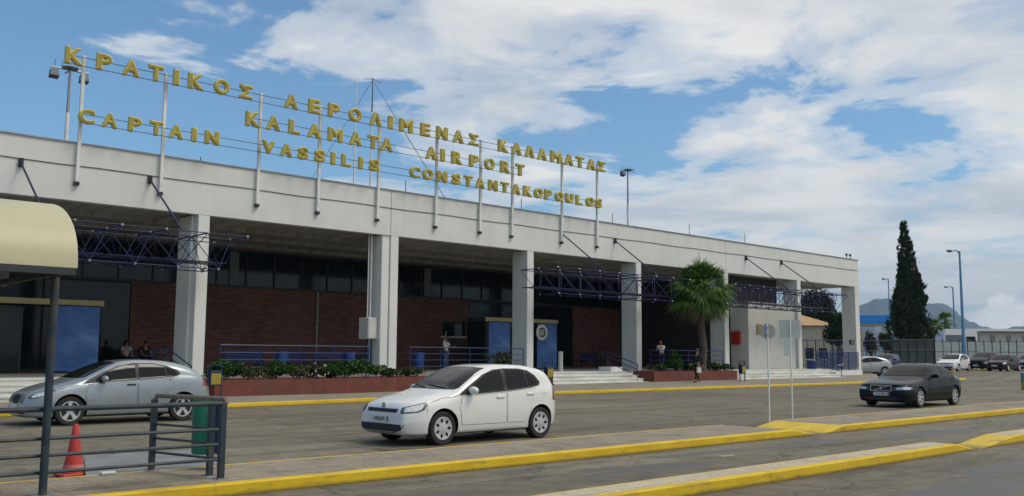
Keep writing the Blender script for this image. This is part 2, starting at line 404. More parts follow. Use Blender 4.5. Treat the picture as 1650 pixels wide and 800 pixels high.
M = dict(
    asphalt=mat_asphalt(), yellow=mat_yellow(), brick=mat_brick(), fascia=mat_fascia(), soffit=mat_soffit(), banner=mat_banner(),
    dirt=mat('dry_ground', (.17, .15, .11), .95, var=.3, scale=.05, bump=.3, bscale=1),
    pave=mat_paving('pavement_slabs', (.30, .265, .205), (.26, .23, .18), (.15, .13, .105), (.4, .4), .45),
    island=mat_paving('island_paving', (.29, .245, .18), (.33, .28, .205), (.14, .117, .09), (.5, .25), .8),
    island2=mat_paving('pale_paving', (.52, .44, .31), (.58, .495, .35), (.28, .24, .17), (.5, .5), .35),
    concrete=mat('concrete', (.40, .40, .38), .85, var=.15, scale=1.5, bump=.3, dirt=(.2, .19, .17, .5)),
    step=mat('step_marble', (.66, .66, .61), .7, var=.16, scale=1.2, dirt=(.28, .27, .24, .6), stretch=(1, 3, 3)),
    column=mat('column_paint', (.75, .75, .71), .7, var=.06, scale=.8, bump=.2, bscale=8, dirt=(.45, .44, .39, .35), stretch=(1, 1, .4)),
    joint=mat('joint_grey', (.18, .18, .17), .8),
    roof=mat('roof_felt', (.14, .14, .14), .9),
    dark=mat('dark_interior', (.03, .03, .032), .8, var=.3),
    darkwall=mat('dark_wall', (.05, .045, .042), .8, var=.3),
    floor=mat('porch_floor', (.30, .29, .27), .5, scale=1),
    frame=mat('dark_frame', (.03, .035, .04), .4, metal=.3),
    glass=mat_glass('dark_glass', (.012, .022, .024), .07, .32), carglass=mat_glass('car_glass', (.010, .012, .013), .09, .24),
    offwhite=mat('offwhite_paint', (.62, .62, .57), .6, var=.05, dirt=(.4, .4, .36, .3)),
    white=mat('white_paint', (.78, .78, .76), .45, var=.04),
    gold=mat('gold_trim', (.42, .36, .16), .5, var=.1),
    truss=mat('truss_blue', (.010, .018, .075), .5, var=.2, scale=6, spec=.3), blue=mat('blue_tube', (.012, .028, .13), .4, var=.2, scale=6, spec=.4), navy=mat('navy_paint', (.012, .024, .075), .45, var=.25, scale=5),
    rail=mat('slate_blue_paint', (.022, .040, .058), .42, var=.3, scale=7, dirt=(.12, .09, .06, .5)),
    railtop=mat('worn_rail', (.20, .17, .14), .5, var=.3, scale=7),
    bluebin=mat('blue_plastic', (.02, .08, .32), .4), ball=mat('node_ball', (.42, .42, .44), .35, metal=.6),
    letter=mat('letter_yellow', (.44, .34, .04), .65, var=.25, scale=2.2, dirt=(.20, .16, .04, .6)),
    letter_edge=mat('letter_edge', (.66, .56, .16), .6, var=.1),
    post=mat('sign_post_white', (.80, .80, .78), .5, var=.06, dirt=(.42, .42, .4, .5)), wire=mat('wire_dark', (.08, .08, .085), .6),
    galv=mat('galvanised', (.33, .34, .35), .45, metal=.7), steelgrey=mat('sign_back_grey', (.46, .46, .43), .9, spec=.1, var=.06),
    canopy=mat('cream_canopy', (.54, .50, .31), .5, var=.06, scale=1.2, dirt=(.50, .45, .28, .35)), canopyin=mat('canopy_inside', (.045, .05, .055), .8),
    red=mat('red_enamel', (.42, .02, .018), .4), orange=mat('cone_red', (.52, .045, .035), .55, var=.12, scale=8, dirt=(.35, .05, .04, .5)),
    green=mat('bin_green', (.015, .20, .13), .45, var=.2, scale=6), yellowp=mat('yellow_panel', (.32, .26, .03), .5),
    planter=mat_brick(), soil=mat('soil', (.05, .038, .028), .95),
    shrub=mat_leaf('shrub_leaf', (.012, .040, .008, 1), (.050, .125, .020, 1)), shrub2=mat_leaf('olive_leaf', (.022, .035, .014, 1), (.085, .10, .036, 1)),
    cyp=mat_leaf('cypress_leaf', (.012, .024, .009, 1), (.072, .092, .036, 1), .7), palm=mat_leaf('palm_leaf', (.035, .075, .015, 1), (.15, .25, .045, 1), .45),
    dead=mat_leaf('dead_frond', (.07, .05, .03, 1), (.15, .115, .07, 1)), bark=mat('bark', (.11, .08, .055), .9, var=.35, scale=6, bump=.8, bscale=12, stretch=(1, 1, 4)),
    tree=mat_leaf('tree_leaf', (.014, .03, .012, 1), (.055, .08, .03, 1)), flower=mat('flower_white', (.75, .74, .72), .6),
    tile=mat('roof_tile', (.50, .30, .15), .8, var=.25, scale=2, stretch=(4, 1, 1)), cream=mat('cream_wall', (.55, .50, .38), .8),
    lampblue=mat('lamp_blue', (.12, .30, .46), .4, var=.08), lampdark=mat('lamp_head', (.10, .11, .12), .5), poster=mat('canopy_blue', (.01, .24, .72), .45, var=.08),
    buswhite=mat('coach_white', (.88, .88, .86), .35, var=.04), hall=mat('hall_wall', (.70, .68, .62), .7, var=.08),
    mesh=mat('fence_green', (.07, .09, .085), .6), pale=mat('pale_wall', (.50, .52, .49), .8),
    tyre=mat('tyre_rubber', (.022, .022, .022), .8, var=.2, scale=12), rim=mat('rim_silver', (.52, .53, .54), .4, metal=.15, var=.06),
    black=mat('black_plastic', (.018, .018, .019), .5), lens=mat('lamp_lens', (.68, .70, .72), .12, var=.25, scale=14, coat=1), lensd=mat('lamp_inner', (.09, .09, .095), .3),
    chrome=mat('chrome', (.7, .7, .7), .15, metal=1, var=.03), plate=mat('plate_white', (.72, .72, .70), .4), tail=mat('tail_red', (.30, .012, .012), .2, coat=1),
    skin=mat('skin', (.36, .20, .14), .6), hair=mat('hair_dark', (.025, .018, .014), .6), hairr=mat('hair_auburn', (.22, .08, .03), .6),
    cloth_w=mat('cloth_white', (.62, .62, .62), .85), cloth_b=mat('cloth_black', (.016, .016, .018), .85), jeans=mat('cloth_jeans', (.09, .14, .27), .85),
    cloth_g=mat('cloth_grey', (.40, .41, .43), .85), cloth_n=mat('cloth_navy', (.025, .035, .09), .85), bag=mat('bag_cream', (.62, .58, .48), .8),
    hill=mat('hill_rock', (.07, .075, .06), .95, var=.35, scale=.004),
)
def paint(name, col, metal=0):
    dark = max(col) < .2
    return mat(name, col, .32, metal=metal, var=.02, coat=.30 if dark else .8, spec=.08 if dark else .5)
M['p_white'] = paint('car_paint_white', (.80, .79, .765)); M['p_silver'] = paint('car_paint_silver_blue', (.33, .37, .40), .4)
M['p_dark'] = paint('car_paint_charcoal', (.009, .011, .015), .1); M['p_grey'] = paint('car_paint_pale_grey', (.42, .45, .46), .3)
M['p_blue'] = paint('car_paint_navy', (.03, .05, .12), .2); M['p_black'] = paint('car_paint_black', (.012, .011, .012)); M['p_maroon'] = paint('car_paint_dark_plum', (.035, .018, .022), .1)
M['p_teal'] = paint('car_paint_steel_blue', (.06, .12, .16), .3)

# ================================================================== SETTING
def sheet(name, xs, ys, zf, m, parent=None):
    b = MB(); vs = [(x, y, zf(x, y)) for y in ys for x in xs]; n = len(xs)
    b.add(vs, [(j*n+i, j*n+i+1, (j+1)*n+i+1, (j+1)*n+i) for j in range(len(ys)-1) for i in range(n-1)])
    return b.build(name, m, parent)
fx = [-8800, -400, -80, 0, 30, 60, 66] + [66+i for i in range(1, 15)] + [90, 130, 300, 1000, 8800]
struct(sheet('ground', fx, [-8800, -300, 0, 100, 600, 8800], lambda x, y: gz(x)-.03 if x < 200 else gz(x)-.03, M['dirt']))
rx = [-60, -20, 0, 30, 60, 66]+[66+i for i in range(1, 15)]+[100, 135]
struct(sheet('road', rx, [-30, 0, 15, 26.9, 34, 60, 70], lambda x, y: gz(x), M['asphalt']))

# kerb line along the terminal, surveyed
KP = [(-25, 25.6), (4, 25.7), (9, 25.9), (14, 26.2), (20, 26.7), (27, 27), (60, 27.0), (69, 27.0)]
def kerbY(x):
    for (a, b), (c, d) in zip(KP, KP[1:]):
        if x <= c: return b+(d-b)*(x-a)/(c-a)
    return KP[-1][1]
def paveZ(x, y):
    t = max(0, min(1, (y-kerbY(x)-.25)/3.0)); hi = .13+.15*sstep(22, 36, x)
    return .13+(hi-.13)*t + gz(x)
kx = [-25, -10, 0, 4, 9, 14, 20, 27, 34, 44, 54, 60, 66, 69]
b = MB()
vs = []
for x in kx:
    y = kerbY(x); g = gz(x)
    vs += [(x, y, g-.02), (x, y+.01, g+.115), (x, y+.03, g+.134), (x, y+.25, g+.134)]
b.add(vs, [(4*i+k, 4*(i+1)+k, 4*(i+1)+k+1, 4*i+k+1) for i in range(len(kx)-1) for k in range(3)])
e = 4*(len(kx)-1)
b.add([(69, 27, .0), (69, 27.25, .0), (69, 27.25, .14), (69, 27.03, .134)], [(0, 1, 2, 3)])
b.add([(69, 27.25, -.02), (69, 45, -.02), (69, 45, .14), (69, 27.25, .14)], [(0, 1, 2, 3)])
struct(b.build('kerb', M['yellow']))
b = MB(); ts = [.25, 1.2, 2.2, 3.3, 7.2]
vs = [(x, kerbY(x)+t, paveZ(x, kerbY(x)+t)) for x in kx for t in ts]; n = len(ts)
b.add(vs, [(i*n+k, (i+1)*n+k, (i+1)*n+k+1, i*n+k+1) for i in range(len(kx)-1) for k in range(n-1)])
b.add([(66.5, 34.1, .29), (69, 34.1, .29), (69, 60, .29), (66.5, 60, .29)], [(0, 1, 2, 3)])
struct(b.build('pavement', M['pave']))

# islands: kerbed strips with a dropped crossing at X 17.5 to 19.5
def island(y0, y1, m_top, xa, xb, xc, xd, far_strip=.09, near_strip=.14, xmin=-28, xmax=61, H=.15, skew=.0):
    def top(x):
        if x <= xa: return H
        if x < xb: return H*(1-(x-xa)/(xb-xa))+.006
        if x < xc: return .006
        if x < xd: return H*(x-xc)/(xd-xc)+.006
        return H
    XA = [xmin, -5, 0, 4, 8, 12, xa]; XR = [xa, (xa+xb)/2, xb]; XN = [xc, (xc+xd)/2, xd]; XB = [xd, 24, 30, 40, 50, xmax]
    pv, kb = MB(), MB()
    def strip(mb, xs, ya, yb, dz=0):
        for x0, x1 in zip(xs, xs[1:]):
            mb.quad((x0, ya, top(x0)+dz), (x1, ya, top(x1)+dz), (x1, yb, top(x1)+dz), (x0, yb, top(x0)+dz))
    def wall(mb, xs, y, lip, s):
        for x0, x1 in zip(xs, xs[1:]):
            mb.quad((x0, y, -.02), (x1, y, -.02), (x1, y, top(x1)-.018), (x0, y, top(x0)-.018))
            mb.quad((x0, y, top(x0)-.018), (x1, y, top(x1)-.018), (x1, y+s*.02, top(x1)), (x0, y+s*.02, top(x0)))
    for xs in (XA, XR, XB):
        strip(pv, xs, y0+near_strip, y1-far_strip)
        strip(kb if xs is not XR else pv, xs, y1-far_strip, y1-.02)
        strip(kb, xs, y0+.02, y0+near_strip)
        wall(kb, xs, y0, 0, 1); wall(kb, xs, y1, 0, -1)
    strip(kb, XN, y0+.02, y1-.02); wall(kb, XN, y0, 0, 1); wall(kb, XN, y1, 0, -1)
    kb.quad((xmax, y0, -.02), (xmax, y1, -.02), (xmax, y1, H), (xmax, y0, H))
    struct(pv.build('traffic_island', m_top)); struct(kb.build('kerb', M['yellow']))
island(10.27, 12.02, M['island'], 17.45, 18.45, 18.55, 19.55)
island(6.82, 7.36, M['island2'], 16.9, 17.75, 17.85, 19.6, near_strip=.12, far_strip=.05)
# pale concrete access ramp beyond the railing
b = MB(); P = [onZ(*a) for a in [(136, 728, .16), (318, 739, .02), (318, 756, .02), (146, 766, .16)]]
b.add([(P[0].x, P[0].y, .10), (P[1].x, P[1].y, .16), (P[2].x, 12.06, .16), (P[3].x, 12.06, .10),
       (P[0].x, P[0].y, 0), (P[1].x, P[1].y, 0), (P[2].x, 12.06, 0), (P[3].x, 12.06, 0)],
      [(0, 1, 2, 3), (4, 7, 6, 5), (0, 4, 5, 1), (1, 5, 6, 2), (2, 6, 7, 3), (3, 7, 4, 0)])
struct(b.build('ramp', mat('ramp_concrete', (.22, .235, .24), .8, var=.2, scale=2, dirt=(.12, .12, .11, .6))))
# faded yellow paint dashes on the lane
b = MB()
for px, py, l in [(1172, 735, .42)]:
    p = onZ(px, py); b.quad((p.x-l/2, p.y-.06, .005), (p.x+l/2, p.y-.06, .005), (p.x+l/2, p.y+.06, .005), (p.x-l/2, p.y+.06, .005))
struct(b.build('road_marking', mat('faded_marking', (.42, .36, .16), .8, var=.3, scale=9)))

# distant hills
def hills():
    b = MB(); D0 = 6200.
    ctrl = [(1100, 548), (1250, 540), (1330, 522), (1372, 502), (1390, 490), (1412, 483), (1435, 481), (1455, 485), (1480, 492), (1500, 488), (1520, 490),
            (1538, 500), (1552, 512), (1565, 518), (1582, 527), (1605, 531), (1640, 527), (1700, 524), (1800, 534), (1950, 540), (2300, 548)]
    N = 240; rows = 14; vs = []
    for i in range(N):
        px = 1100+(2300-1100)*i/(N-1)
        for (a, ya), (c, yc) in zip(ctrl, ctrl[1:]):
            if a <= px <= c: t = (px-a)/(c-a); t = t*t*(3-2*t); y = ya+(yc-ya)*t; break
        y += 1.0*sin(px*.11)+.6*sin(px*.31+1)
        top = onD(px, y, D0); base = onD(px, 576, D0); dr = Vector((top.x, top.y, 0)).normalized()
        for j in range(rows):
            f = j/(rows-1); h = top.z*(1-f)**1.25
            p = Vector((top.x, top.y, 0)) - dr*(1500*f) + Vector((0, 0, h))
            p.z += (sin(px*.09+j*1.3)*14+sin(px*.23-j*.9)*8)*f*(1-f)*2.2
            vs.append(p)
    b.add(vs, [(i*rows+j, (i+1)*rows+j, (i+1)*rows+j+1, i*rows+j+1) for i in range(N-1) for j in range(rows-1)])
    back = [v+Vector((v.x, v.y, 0)).normalized()*1500 for v in vs[::rows]]
    for p in back: p.z = 0
    o = len(b.v); b.v += back
    b.f += [(i*rows, o+i, o+i+1, (i+1)*rows) for i in range(N-1)]
    struct(b.build('hills', M['hill'], smooth=60))
hills()

# ================================================================== TERMINAL BUILDING
FY = 33.8; ZB, ZT = 6.80, 8.80; XR = 67.15; XL = -14.; WY = 44.8; PF = .78
tb = thing('airport_terminal', 'long low airport terminal with off white concrete fascia, tall columns and shaded red brick porch', 'terminal', (26, 40, 0))
b = MB(); XJ = 24.2
b.box(XL, XJ-.015, FY, FY+.35, ZB, ZT); b.box(XJ+.015, XR, FY, FY+.35, ZB, ZT)
b.box(XR-.35, XR-.002, FY+.352, 60, ZB+.002, ZT-.002)
b.build('fascia', M['fascia'], tb)
b = MB(); b.box(XJ-.014, XJ+.014, FY+.03, FY+.3, ZB+.02, ZT-.02); b.box(49.9, 49.915, FY-.004, FY+.02, ZB+.3, ZT-.01); b.build('expansion_joint', M['joint'], tb)
b = MB(); b.box(XL, XR+.04, FY-.05, FY+.40, ZT+.002, ZT+.05); b.build('roof_flashing', M['galv'], tb)
b = MB(); b.box(XL, XR-.36, FY+.36, 60, ZT-.6, ZT-.4); b.build('roof', M['roof'], tb)
b = MB(); b.box(XL, XR-.352, FY+.352, WY+.6, ZB+.06, ZB+.22); b.build('soffit', M['soffit'], tb)
b = MB()
for y in (36.6, 39.4, 42.2): b.box(XL, XR-.36, y, y+.22, ZB-.1, ZB+.058)
b.build('ceiling_beam', M['soffit'], tb)
b = MB(); zc = 8.02; b.path([(XL+i*(XR-.2-XL)/60, FY-.02, zc+.015*sin(i*1.7)) for i in range(61)], .014, 5); b.build('cable', M['wire'], tb)
# columns
CX = [15.8-8.85*2, 15.8-8.85, 15.8, 24.65, 33.05, 41.55, 50.1, 58.8, XR-.004]
for i, x in enumerate(CX):
    b = MB(); z0 = .2 if i < len(CX)-1 else .0
    if abs(x-24.65) < .01:
        b.bbox(x-.86, x-.455, FY+.06, FY+1.05, z0, ZB-.002, .02); b.bbox(x-.425, x, FY+.004, FY+1.05, z0, ZB-.002, .02)
    else:
        w = .62 if i == len(CX)-1 else .46
        b.bbox(x-w, x, FY+.004, FY+1.1+(.45 if i == 2 else 0), z0, ZB-.002, .02)
        if i == 2: b.bbox(x-w-.1, x-w-.002, FY+.35, FY+1.5, z0, ZB-.002, .02)
    b.build('column', M['column'], tb)
# porch floor slab and plinth
b = MB(); b.box(XL, 60.2, FY-.55, 60, 0, PF); b.build('porch_floor', M['floor'], tb)
b = MB(); b.box(60.25, XR-.65, FY-.4, FY+.3, 0, .62); b.box(60.202, XR-.3, FY+.302, 45, 0, .55); b.build('plinth', M['column'], tb)
# brick wall A with a small window hole, brick wall B
def hole_wall(b, x0, x1, z0, z1, hx0, hx1, hz0, hz1, y0, y1):
    b.box(x0, hx0, y0, y1, z0, z1); b.box(hx1, x1, y0, y1, z0, z1); b.box(hx0, hx1, y0, y1, z0, hz0); b.box(hx0, hx1, y0, y1, hz1, z1)
BT = 4.92
pw = onY(713, 520, WY); pw2 = onY(750, 543, WY)
b = MB(); hole_wall(b, 17.2, 38.2, PF, BT, pw.x, pw2.x, pw2.z, pw.z, WY, WY+.3); b.build('brick_wall', M['brick'], tb)
b = MB(); b.box(47.6, 62., WY, WY+.3, PF, BT); b.build('brick_wall', M['brick'], tb)
w_ = MB(); w_.box(pw.x, pw2.x, WY+.12, WY+.16, pw2.z, pw.z); w0 = w_.build('window', M['glass'], tb)
b = MB(); b.box(pw.x-.15, pw2.x+.1, WY-.1, WY+.1, pw2.z-.1, pw2.z+.02); b.build('window_sill', M['offwhite'], w0)
b = MB(); t_ = .07
b.box(pw.x-.02, pw2.x+.02, WY-.03, WY+.05, pw.z-.01, pw.z+t_); b.box(pw.x, pw.x+t_, WY-.02, WY+.1, pw2.z+.03, pw.z-.01); b.box(pw2.x-t_, pw2.x, WY-.02, WY+.1, pw2.z+.03, pw.z-.01)
b.build('window_frame', M['darkwall'], w0)
b = MB(); b.box(XL, XR-1, WY+.35, WY+.5, PF, ZB+.05); b.build('back_wall', M['dark'], tb)
# clerestory: frame members and a pane in every bay
cl = MB(); x = 2.0; n = 0
cl.box(2, 66, WY+.05, WY+.16, BT+.002, BT+.12); cl.box(2, 66, WY+.05, WY+.16, ZB-.06, ZB+.055)
px_m = []
while x < 65.9:
    cl.box(x-.04, x+.04, WY+.03, WY+.17, BT+.12, ZB-.06); px_m.append(x); x += 1.62
clo = cl.build('clerestory_window', M['frame'], tb)
for a, c in zip(px_m, px_m[1:]):
    g = MB(); tilt = random.uniform(-.012, .012)
    g.box(a+.04, c-.04, WY+.09+tilt, WY+.10+tilt, BT+.12, ZB-.06); g.build('pane', M['glass'], clo)
for xx in (onY(378, 430, WY).x, onY(690, 440, WY).x):
    g = MB(); g.box(xx-.25, xx+.25, WY+.02, WY+.08, BT+.13, ZB-.07); g.build('inner_column', mat('grey_shaft', (.16, .20, .20), .7), clo)
# dark glazed stretches beside the brick
for (x0, x1, nm) in [(-10, 17.2, 7), (38.2, 47.6, 4), (62., 66, 2)]:
    fr = MB(); fr.box(x0+.002, x1-.002, WY+.10, WY+.2, PF, BT); fo = fr.build('glazed_wall', M['darkwall'], tb)
    st = (x1-x0)/nm
    for k in range(nm):
        g = MB(); g.box(x0+k*st+.06, x0+(k+1)*st-.06, WY+.05, WY+.095, PF+.1, BT-.1); g.build('pane', M['glass'], fo)
# entrance vestibules
def vestibule(x0, x1, y, doors):
    b = MB(); b.box(x0, x1, y+.02, y+1.6, 3.42, 3.66); vo = b.build('vestibule', M['darkwall'], tb)
    b = MB(); b.box(x0-.05, x1+.05, y-.06, y+.015, 3.44, 3.66); b.build('gold_trim', M['gold'], vo)
    for xx in (x0, x1-.1):
        b = MB(); b.box(xx, xx+.1, y+.02, y+1.6, PF+.003, 3.418); b.build('side_panel', M['glass'], vo)
    for a, c in doors:
        b = MB(); b.box(a, c, y+.35, y+.39, PF+.01, 3.3); d = b.build('door', M['glass'], vo)
        b = MB(); b.box(a, a+.07, y+.33, y+.41, PF+.01, 3.3); b.box(c-.07, c, y+.33, y+.41, PF+.01, 3.3); b.box(a+.07, c-.07, y+.33, y+.41, 3.2, 3.3); b.build('door_frame', M['frame'], d)
vestibule(4.0, 13.95, 39.35, [(8.2, 9.6), (9.7, 11.1)]); vestibule(34.75, 40.4, 39.35, [(36.7, 37.55), (37.6, 38.5)])
# white service block, door, tall red cabinet wall
wb = MB(); wb.box(52.55, 58.3, 34.0, 35.35, PF-.6, 5.1); wb.build('service_block', M['offwhite'], tb)
wb = MB(); wb.box(52.6, 58.25, 35.36, WY, PF, ZB+.04); wb.build('side_wall', M['darkwall'], tb)
p = onY(1127, 522, WY); q = onY(1149, 600, WY)
d_ = MB(); d_.box(p.x, q.x, WY-.06, WY-.02, PF, p.z-.1); do = d_.build('door', mat('blue_door', (.05, .08, .14), .4), tb)
b = MB(); b.box(p.x-.1, p.x, WY-.08, WY+.0, PF, p.z); b.box(q.x, q.x+.1, WY-.08, WY, PF, p.z); b.box(p.x, q.x, WY-.08, WY, p.z-.1, p.z); b.build('door_frame', M['offwhite'], do)
# steps
def steps(x0, x1, yf=30.55):
    b = MB(); n = 4; rise = (PF-.12)/n
    for k in range(n):
        y = yf+k*.34; z1 = .12+rise*(k+1)-(.004 if k == n-1 else 0)
        b.box(x0, x1, y, FY-.552, .0 if k == 0 else .12+rise*k+.001, z1-.04)
        b.box(x0, x1, y-.03, FY-.553, z1-.039, z1)
    return b.build('steps', M['step'], tb)
steps(-12, 13.9); steps(31.2, 38.05); steps(46.0, 58.5)
b = MB(); b.box(37.3, 38.2, 32.4, FY-.56, .2, 1.0); b.build('cheek_wall', M['column'], tb)

# ---- electrical cabinet and conduit on the double column, notices, pipes
def cabinet():
    a = onY(588, 512, 34.3); c = onY(616, 547, 34.3)
    t = thing('electrical_cabinet', 'pale grey electrical cabinet with conduit fixed to the double column', 'cabinet', (a.x, 34.3, PF))
    b = MB(); b.bbox(a.x, 23.78, 34.05, 34.75, c.z, a.z, .015); bo = b.build('cabinet_box', M['offwhite'], t)
    b = MB(); b.box(a.x+.04, 23.74, 34.03, 34.048, c.z+.05, a.z-.05); b.build('cabinet_door', M['offwhite'], bo)
    b = MB(); b.tube((23.55, 34.3, a.z), (23.55, 34.3, ZB), .035); b.tube((23.40, 34.3, a.z), (23.40, 34.3, ZB), .02); b.build('conduit', M['post'], t)
    b = MB()
    for x in (a.x+.12, 23.6): b.box(x-.03, x+.03, 34.2, 34.26, PF, c.z)
    for z in (PF+.25, PF+.6, PF+.95): b.box(a.x+.12, 23.6, 34.205, 34.255, z, z+.05)
    b.build('stand', M['navy'], t)
cabinet()
p = onY(511, 470, WY)
b = MB(); b.tube((p.x, WY-.08, PF), (p.x, WY-.08, BT), .05, 10); b.box(p.x-.09, p.x+.09, WY-.1, WY-.001, 3.0, 3.05)
tag(b.build('downpipe', M['steelgrey'], smooth=1), 'thin pale downpipe on the long red brick wall', 'pipe')
p = onY(1188, 535, 35.5); q = onY(1205, 556, 35.5)
def redcab():
    xx = 52.53
    t = thing('fire_cabinet', 'red fire hose cabinet on the side of the white service block', 'fire cabinet', (xx, 34.8, p.z))
    b = MB(); b.bbox(xx-.22, xx-.002, 34.55, 35.15, q.z, p.z, .01); b.build('cabinet_box', M['red'], t)
    b = MB(); b.box(xx-.235, xx-.222, 34.61, 35.09, q.z+.06, p.z-.06); b.build('cabinet_door', M['red'], t)
redcab()
p = onY(1218, 523, 34); q = onY(1227, 540, 34)
b = MB(); b.box(p.x, q.x, 33.97, 33.997, q.z, p.z); o = b.build('wall_sign', mat('ochre_sign', (.32, .23, .07), .5)); tag(o, 'small ochre notice on the white service block', 'sign')
p = onY(1368, 548, FY); q = onY(1375, 556, FY)
t = thing('wall_light', 'small dark fitting on the end column of the terminal', 'light', (p.x, FY, p.z))
b = MB(); b.bbox(p.x, q.x, FY-.12, FY+.003, q.z, p.z, .01); b.build('housing', M['black'], t)
b = MB(); b.box(p.x+.03, q.x-.03, FY-.14, FY-.121, q.z+.04, p.z-.06); b.build('lens', M['lensd'], t)

# ---- banners
def banner(x0, x1, label, emblem):
    t = thing('banner', label, 'banner', (x0, 39.25, PF), group='blue banners at the entrances')
    b = MB(); n = 8
    for k in range(n):
        a, c = x0+(x1-x0)*k/n, x0+(x1-x0)*(k+1)/n
        ya, yc = 39.24+.02*sin(k*1.1), 39.24+.02*sin((k+1)*1.1)
        b.add([(a, ya, PF+.05), (c, yc, PF+.05), (c, yc, 3.40), (a, ya, 3.40), (a, ya+.01, PF+.05), (c, yc+.01, PF+.05), (c, yc+.01, 3.40), (a, ya+.01, 3.40)],
              [(0, 1, 2, 3), (7, 6, 5, 4), (0, 4, 5, 1), (3, 2, 6, 7)])
    b.build('cloth', M['banner'], t)
    b = MB(); b.tube((x0-.03, 39.26, 3.42), (x1+.03, 39.26, 3.42), .03); b.tube((x0-.03, 39.26, PF+.04), (x1+.03, 39.26, PF+.04), .03); b.build('rod', M['frame'], t)
    if emblem:
        cx, cz = onY(873, 536, 39.2).x, onY(873, 536, 39.2).z
        b = MB(); b.lathe([(.46, 39.19), (.46, 39.205)], 28, (cx, 0, cz), 'y'); e = b.build('emblem', M['white'], t)
        b = MB(); b.lathe([(.28, 39.178), (.28, 39.188), (.20, 39.188), (.20, 39.178), (.28, 39.178)], 24, (cx+.03, 0, cz), 'y'); b.box(cx-.22, cx-.14, 39.176, 39.186, cz-.30, cz+.25)
        b.build('emblem_ring', M['steelgrey'], e)
banner(12.1, 13.85, 'tall blue banner beside the left entrance, behind the silver hatchback', False)
banner(34.9, 36.5, 'blue banner at the middle entrance, left of the doorway, without emblem', False)
banner(38.65, 40.3, 'blue banner with round white emblem, right of the middle doorway', True)

# ---- space-frame canopies
def spaceframe(x0, nx, label, rods, mod=1.47):
    t = thing('space_frame_canopy', label, 'canopy', (x0, 32, 4.6), group='blue space frame canopies under the fascia')
    ch, dg, nd = MB(), MB(), MB()
    ys = [30.75, 32.05, 33.35]; yb = [31.4, 32.7]; zt, zb = 5.72, 4.55
    T_ = {(i, j): Vector((x0+i*mod, y, zt)) for i in range(nx+1) for j, y in enumerate(ys)}
    B_ = {(i, j): Vector((x0+(i+.5)*mod, y, zb)) for i in range(nx) for j, y in enumerate(yb)}
    for (i, j), p in T_.items():
        if (i+1, j) in T_: ch.tube(p, T_[i+1, j], .020, 6)
        if (i, j+1) in T_: ch.tube(p, T_[i, j+1], .026, 6)
        ch.ball(p, .052, 8)
    for (i, j), p in B_.items():
        if (i+1, j) in B_: ch.tube(p, B_[i+1, j], .020, 6)
        if (i, j+1) in B_: ch.tube(p, B_[i, j+1], .026, 6)
        ch.ball(p, .05, 8)
        for a in (0, 1):
            for c in (0, 1): dg.tube(p, T_[i+a, j+c], .016, 6)
    co = ch.build('chord', [M['truss'], M['ball']], t, smooth=1); dg.build('diagonal', M['truss'], t, smooth=1)
    wi = WM[t.name]; nodes = list(T_.values())+list(B_.values())
    for pl in co.data.polygons:
        c_ = wi @ pl.center
        if min((c_-n_).length_squared for n_ in nodes) < .054**2: pl.material_index = 1
    # dark navy sheets added to stand in for the shade behind the tubes
    lv = MB()
    for i in range(nx):
        for j in range(1):
            lv.box(x0+i*mod+.06, x0+(i+1)*mod-.06, 32.12, 33.3, zb+.30, zb+.33)
    lv.build('shade_panel', M['navy'], t)
    for rx_ in rods:
        b = MB(); b.tube((rx_, FY-.04, 7.87), (rx_, 30.8, 5.76), .035, 8); r = b.build('hanger_rod', M['navy'], t, smooth=1)
        b = MB(); b.bbox(rx_-.07, rx_+.07, FY-.12, FY-.003, 7.72, 8.02, .01); b.build('bracket', M['frame'], r)
    return t
spaceframe(15.8-1.47*12, 12, 'blue tube space frame canopy left of the double column, over the silver car', [13.41, 9.07, 4.7, .3])
spaceframe(31.65, 7, 'blue space frame canopy over the middle entrance with the emblem banner', [35.05, 39.24])
spaceframe(46.3, 9, 'blue space frame canopy at the right end of the terminal', [52.06, 56.3])

# ---- porch railings
def railing(x0, x1, y, zf, label, n=4, H=1.12, group='blue railings on the porch', step=1.6, solid=None):
    t = thing('railing', label, 'railing', (x0, y, zf), group=group)
    b = MB(); b.tube((x0, y, zf+H), (x1, y, zf+H), .028, 6)
    for k in range(1, n): b.tube((x0, y, zf+H*k/n), (x1, y, zf+H*k/n), .016, 6)
    b.build('rail', M['blue'], t, smooth=1)
    m = max(1, round((x1-x0)/step))
    for k in range(m+1):
        b = MB(); x = x0+(x1-x0)*k/m; b.tube((x, y, zf), (x, y, zf+H), .026, 6); b.build('post', M['blue'], t, smooth=1)
    if solid:
        b = MB(); nn = int((x1-x0)/.13)
        for k in range(1, nn): x = x0+(x1-x0)*k/nn; b.box(x-.018, x+.018, y-.012, y+.012, zf+.1, zf+H-.03)
        b.build('baluster', M['blue'], t)
    return t
railing(16.3, 23.0, 33.55, PF, 'blue porch railing left of the double column behind the shrubs')
railing(25.2, 32.1, 33.55, PF, 'blue porch railing right of the double column, above the parked white car')
railing(42.0, 49.0, 33.55, PF, 'blue porch railing behind the palm tree', solid=False)
railing(60.3, 66.3, 33.6, .62, 'dense blue barred railing on the white plinth at the building end', solid=True, H=1.3)
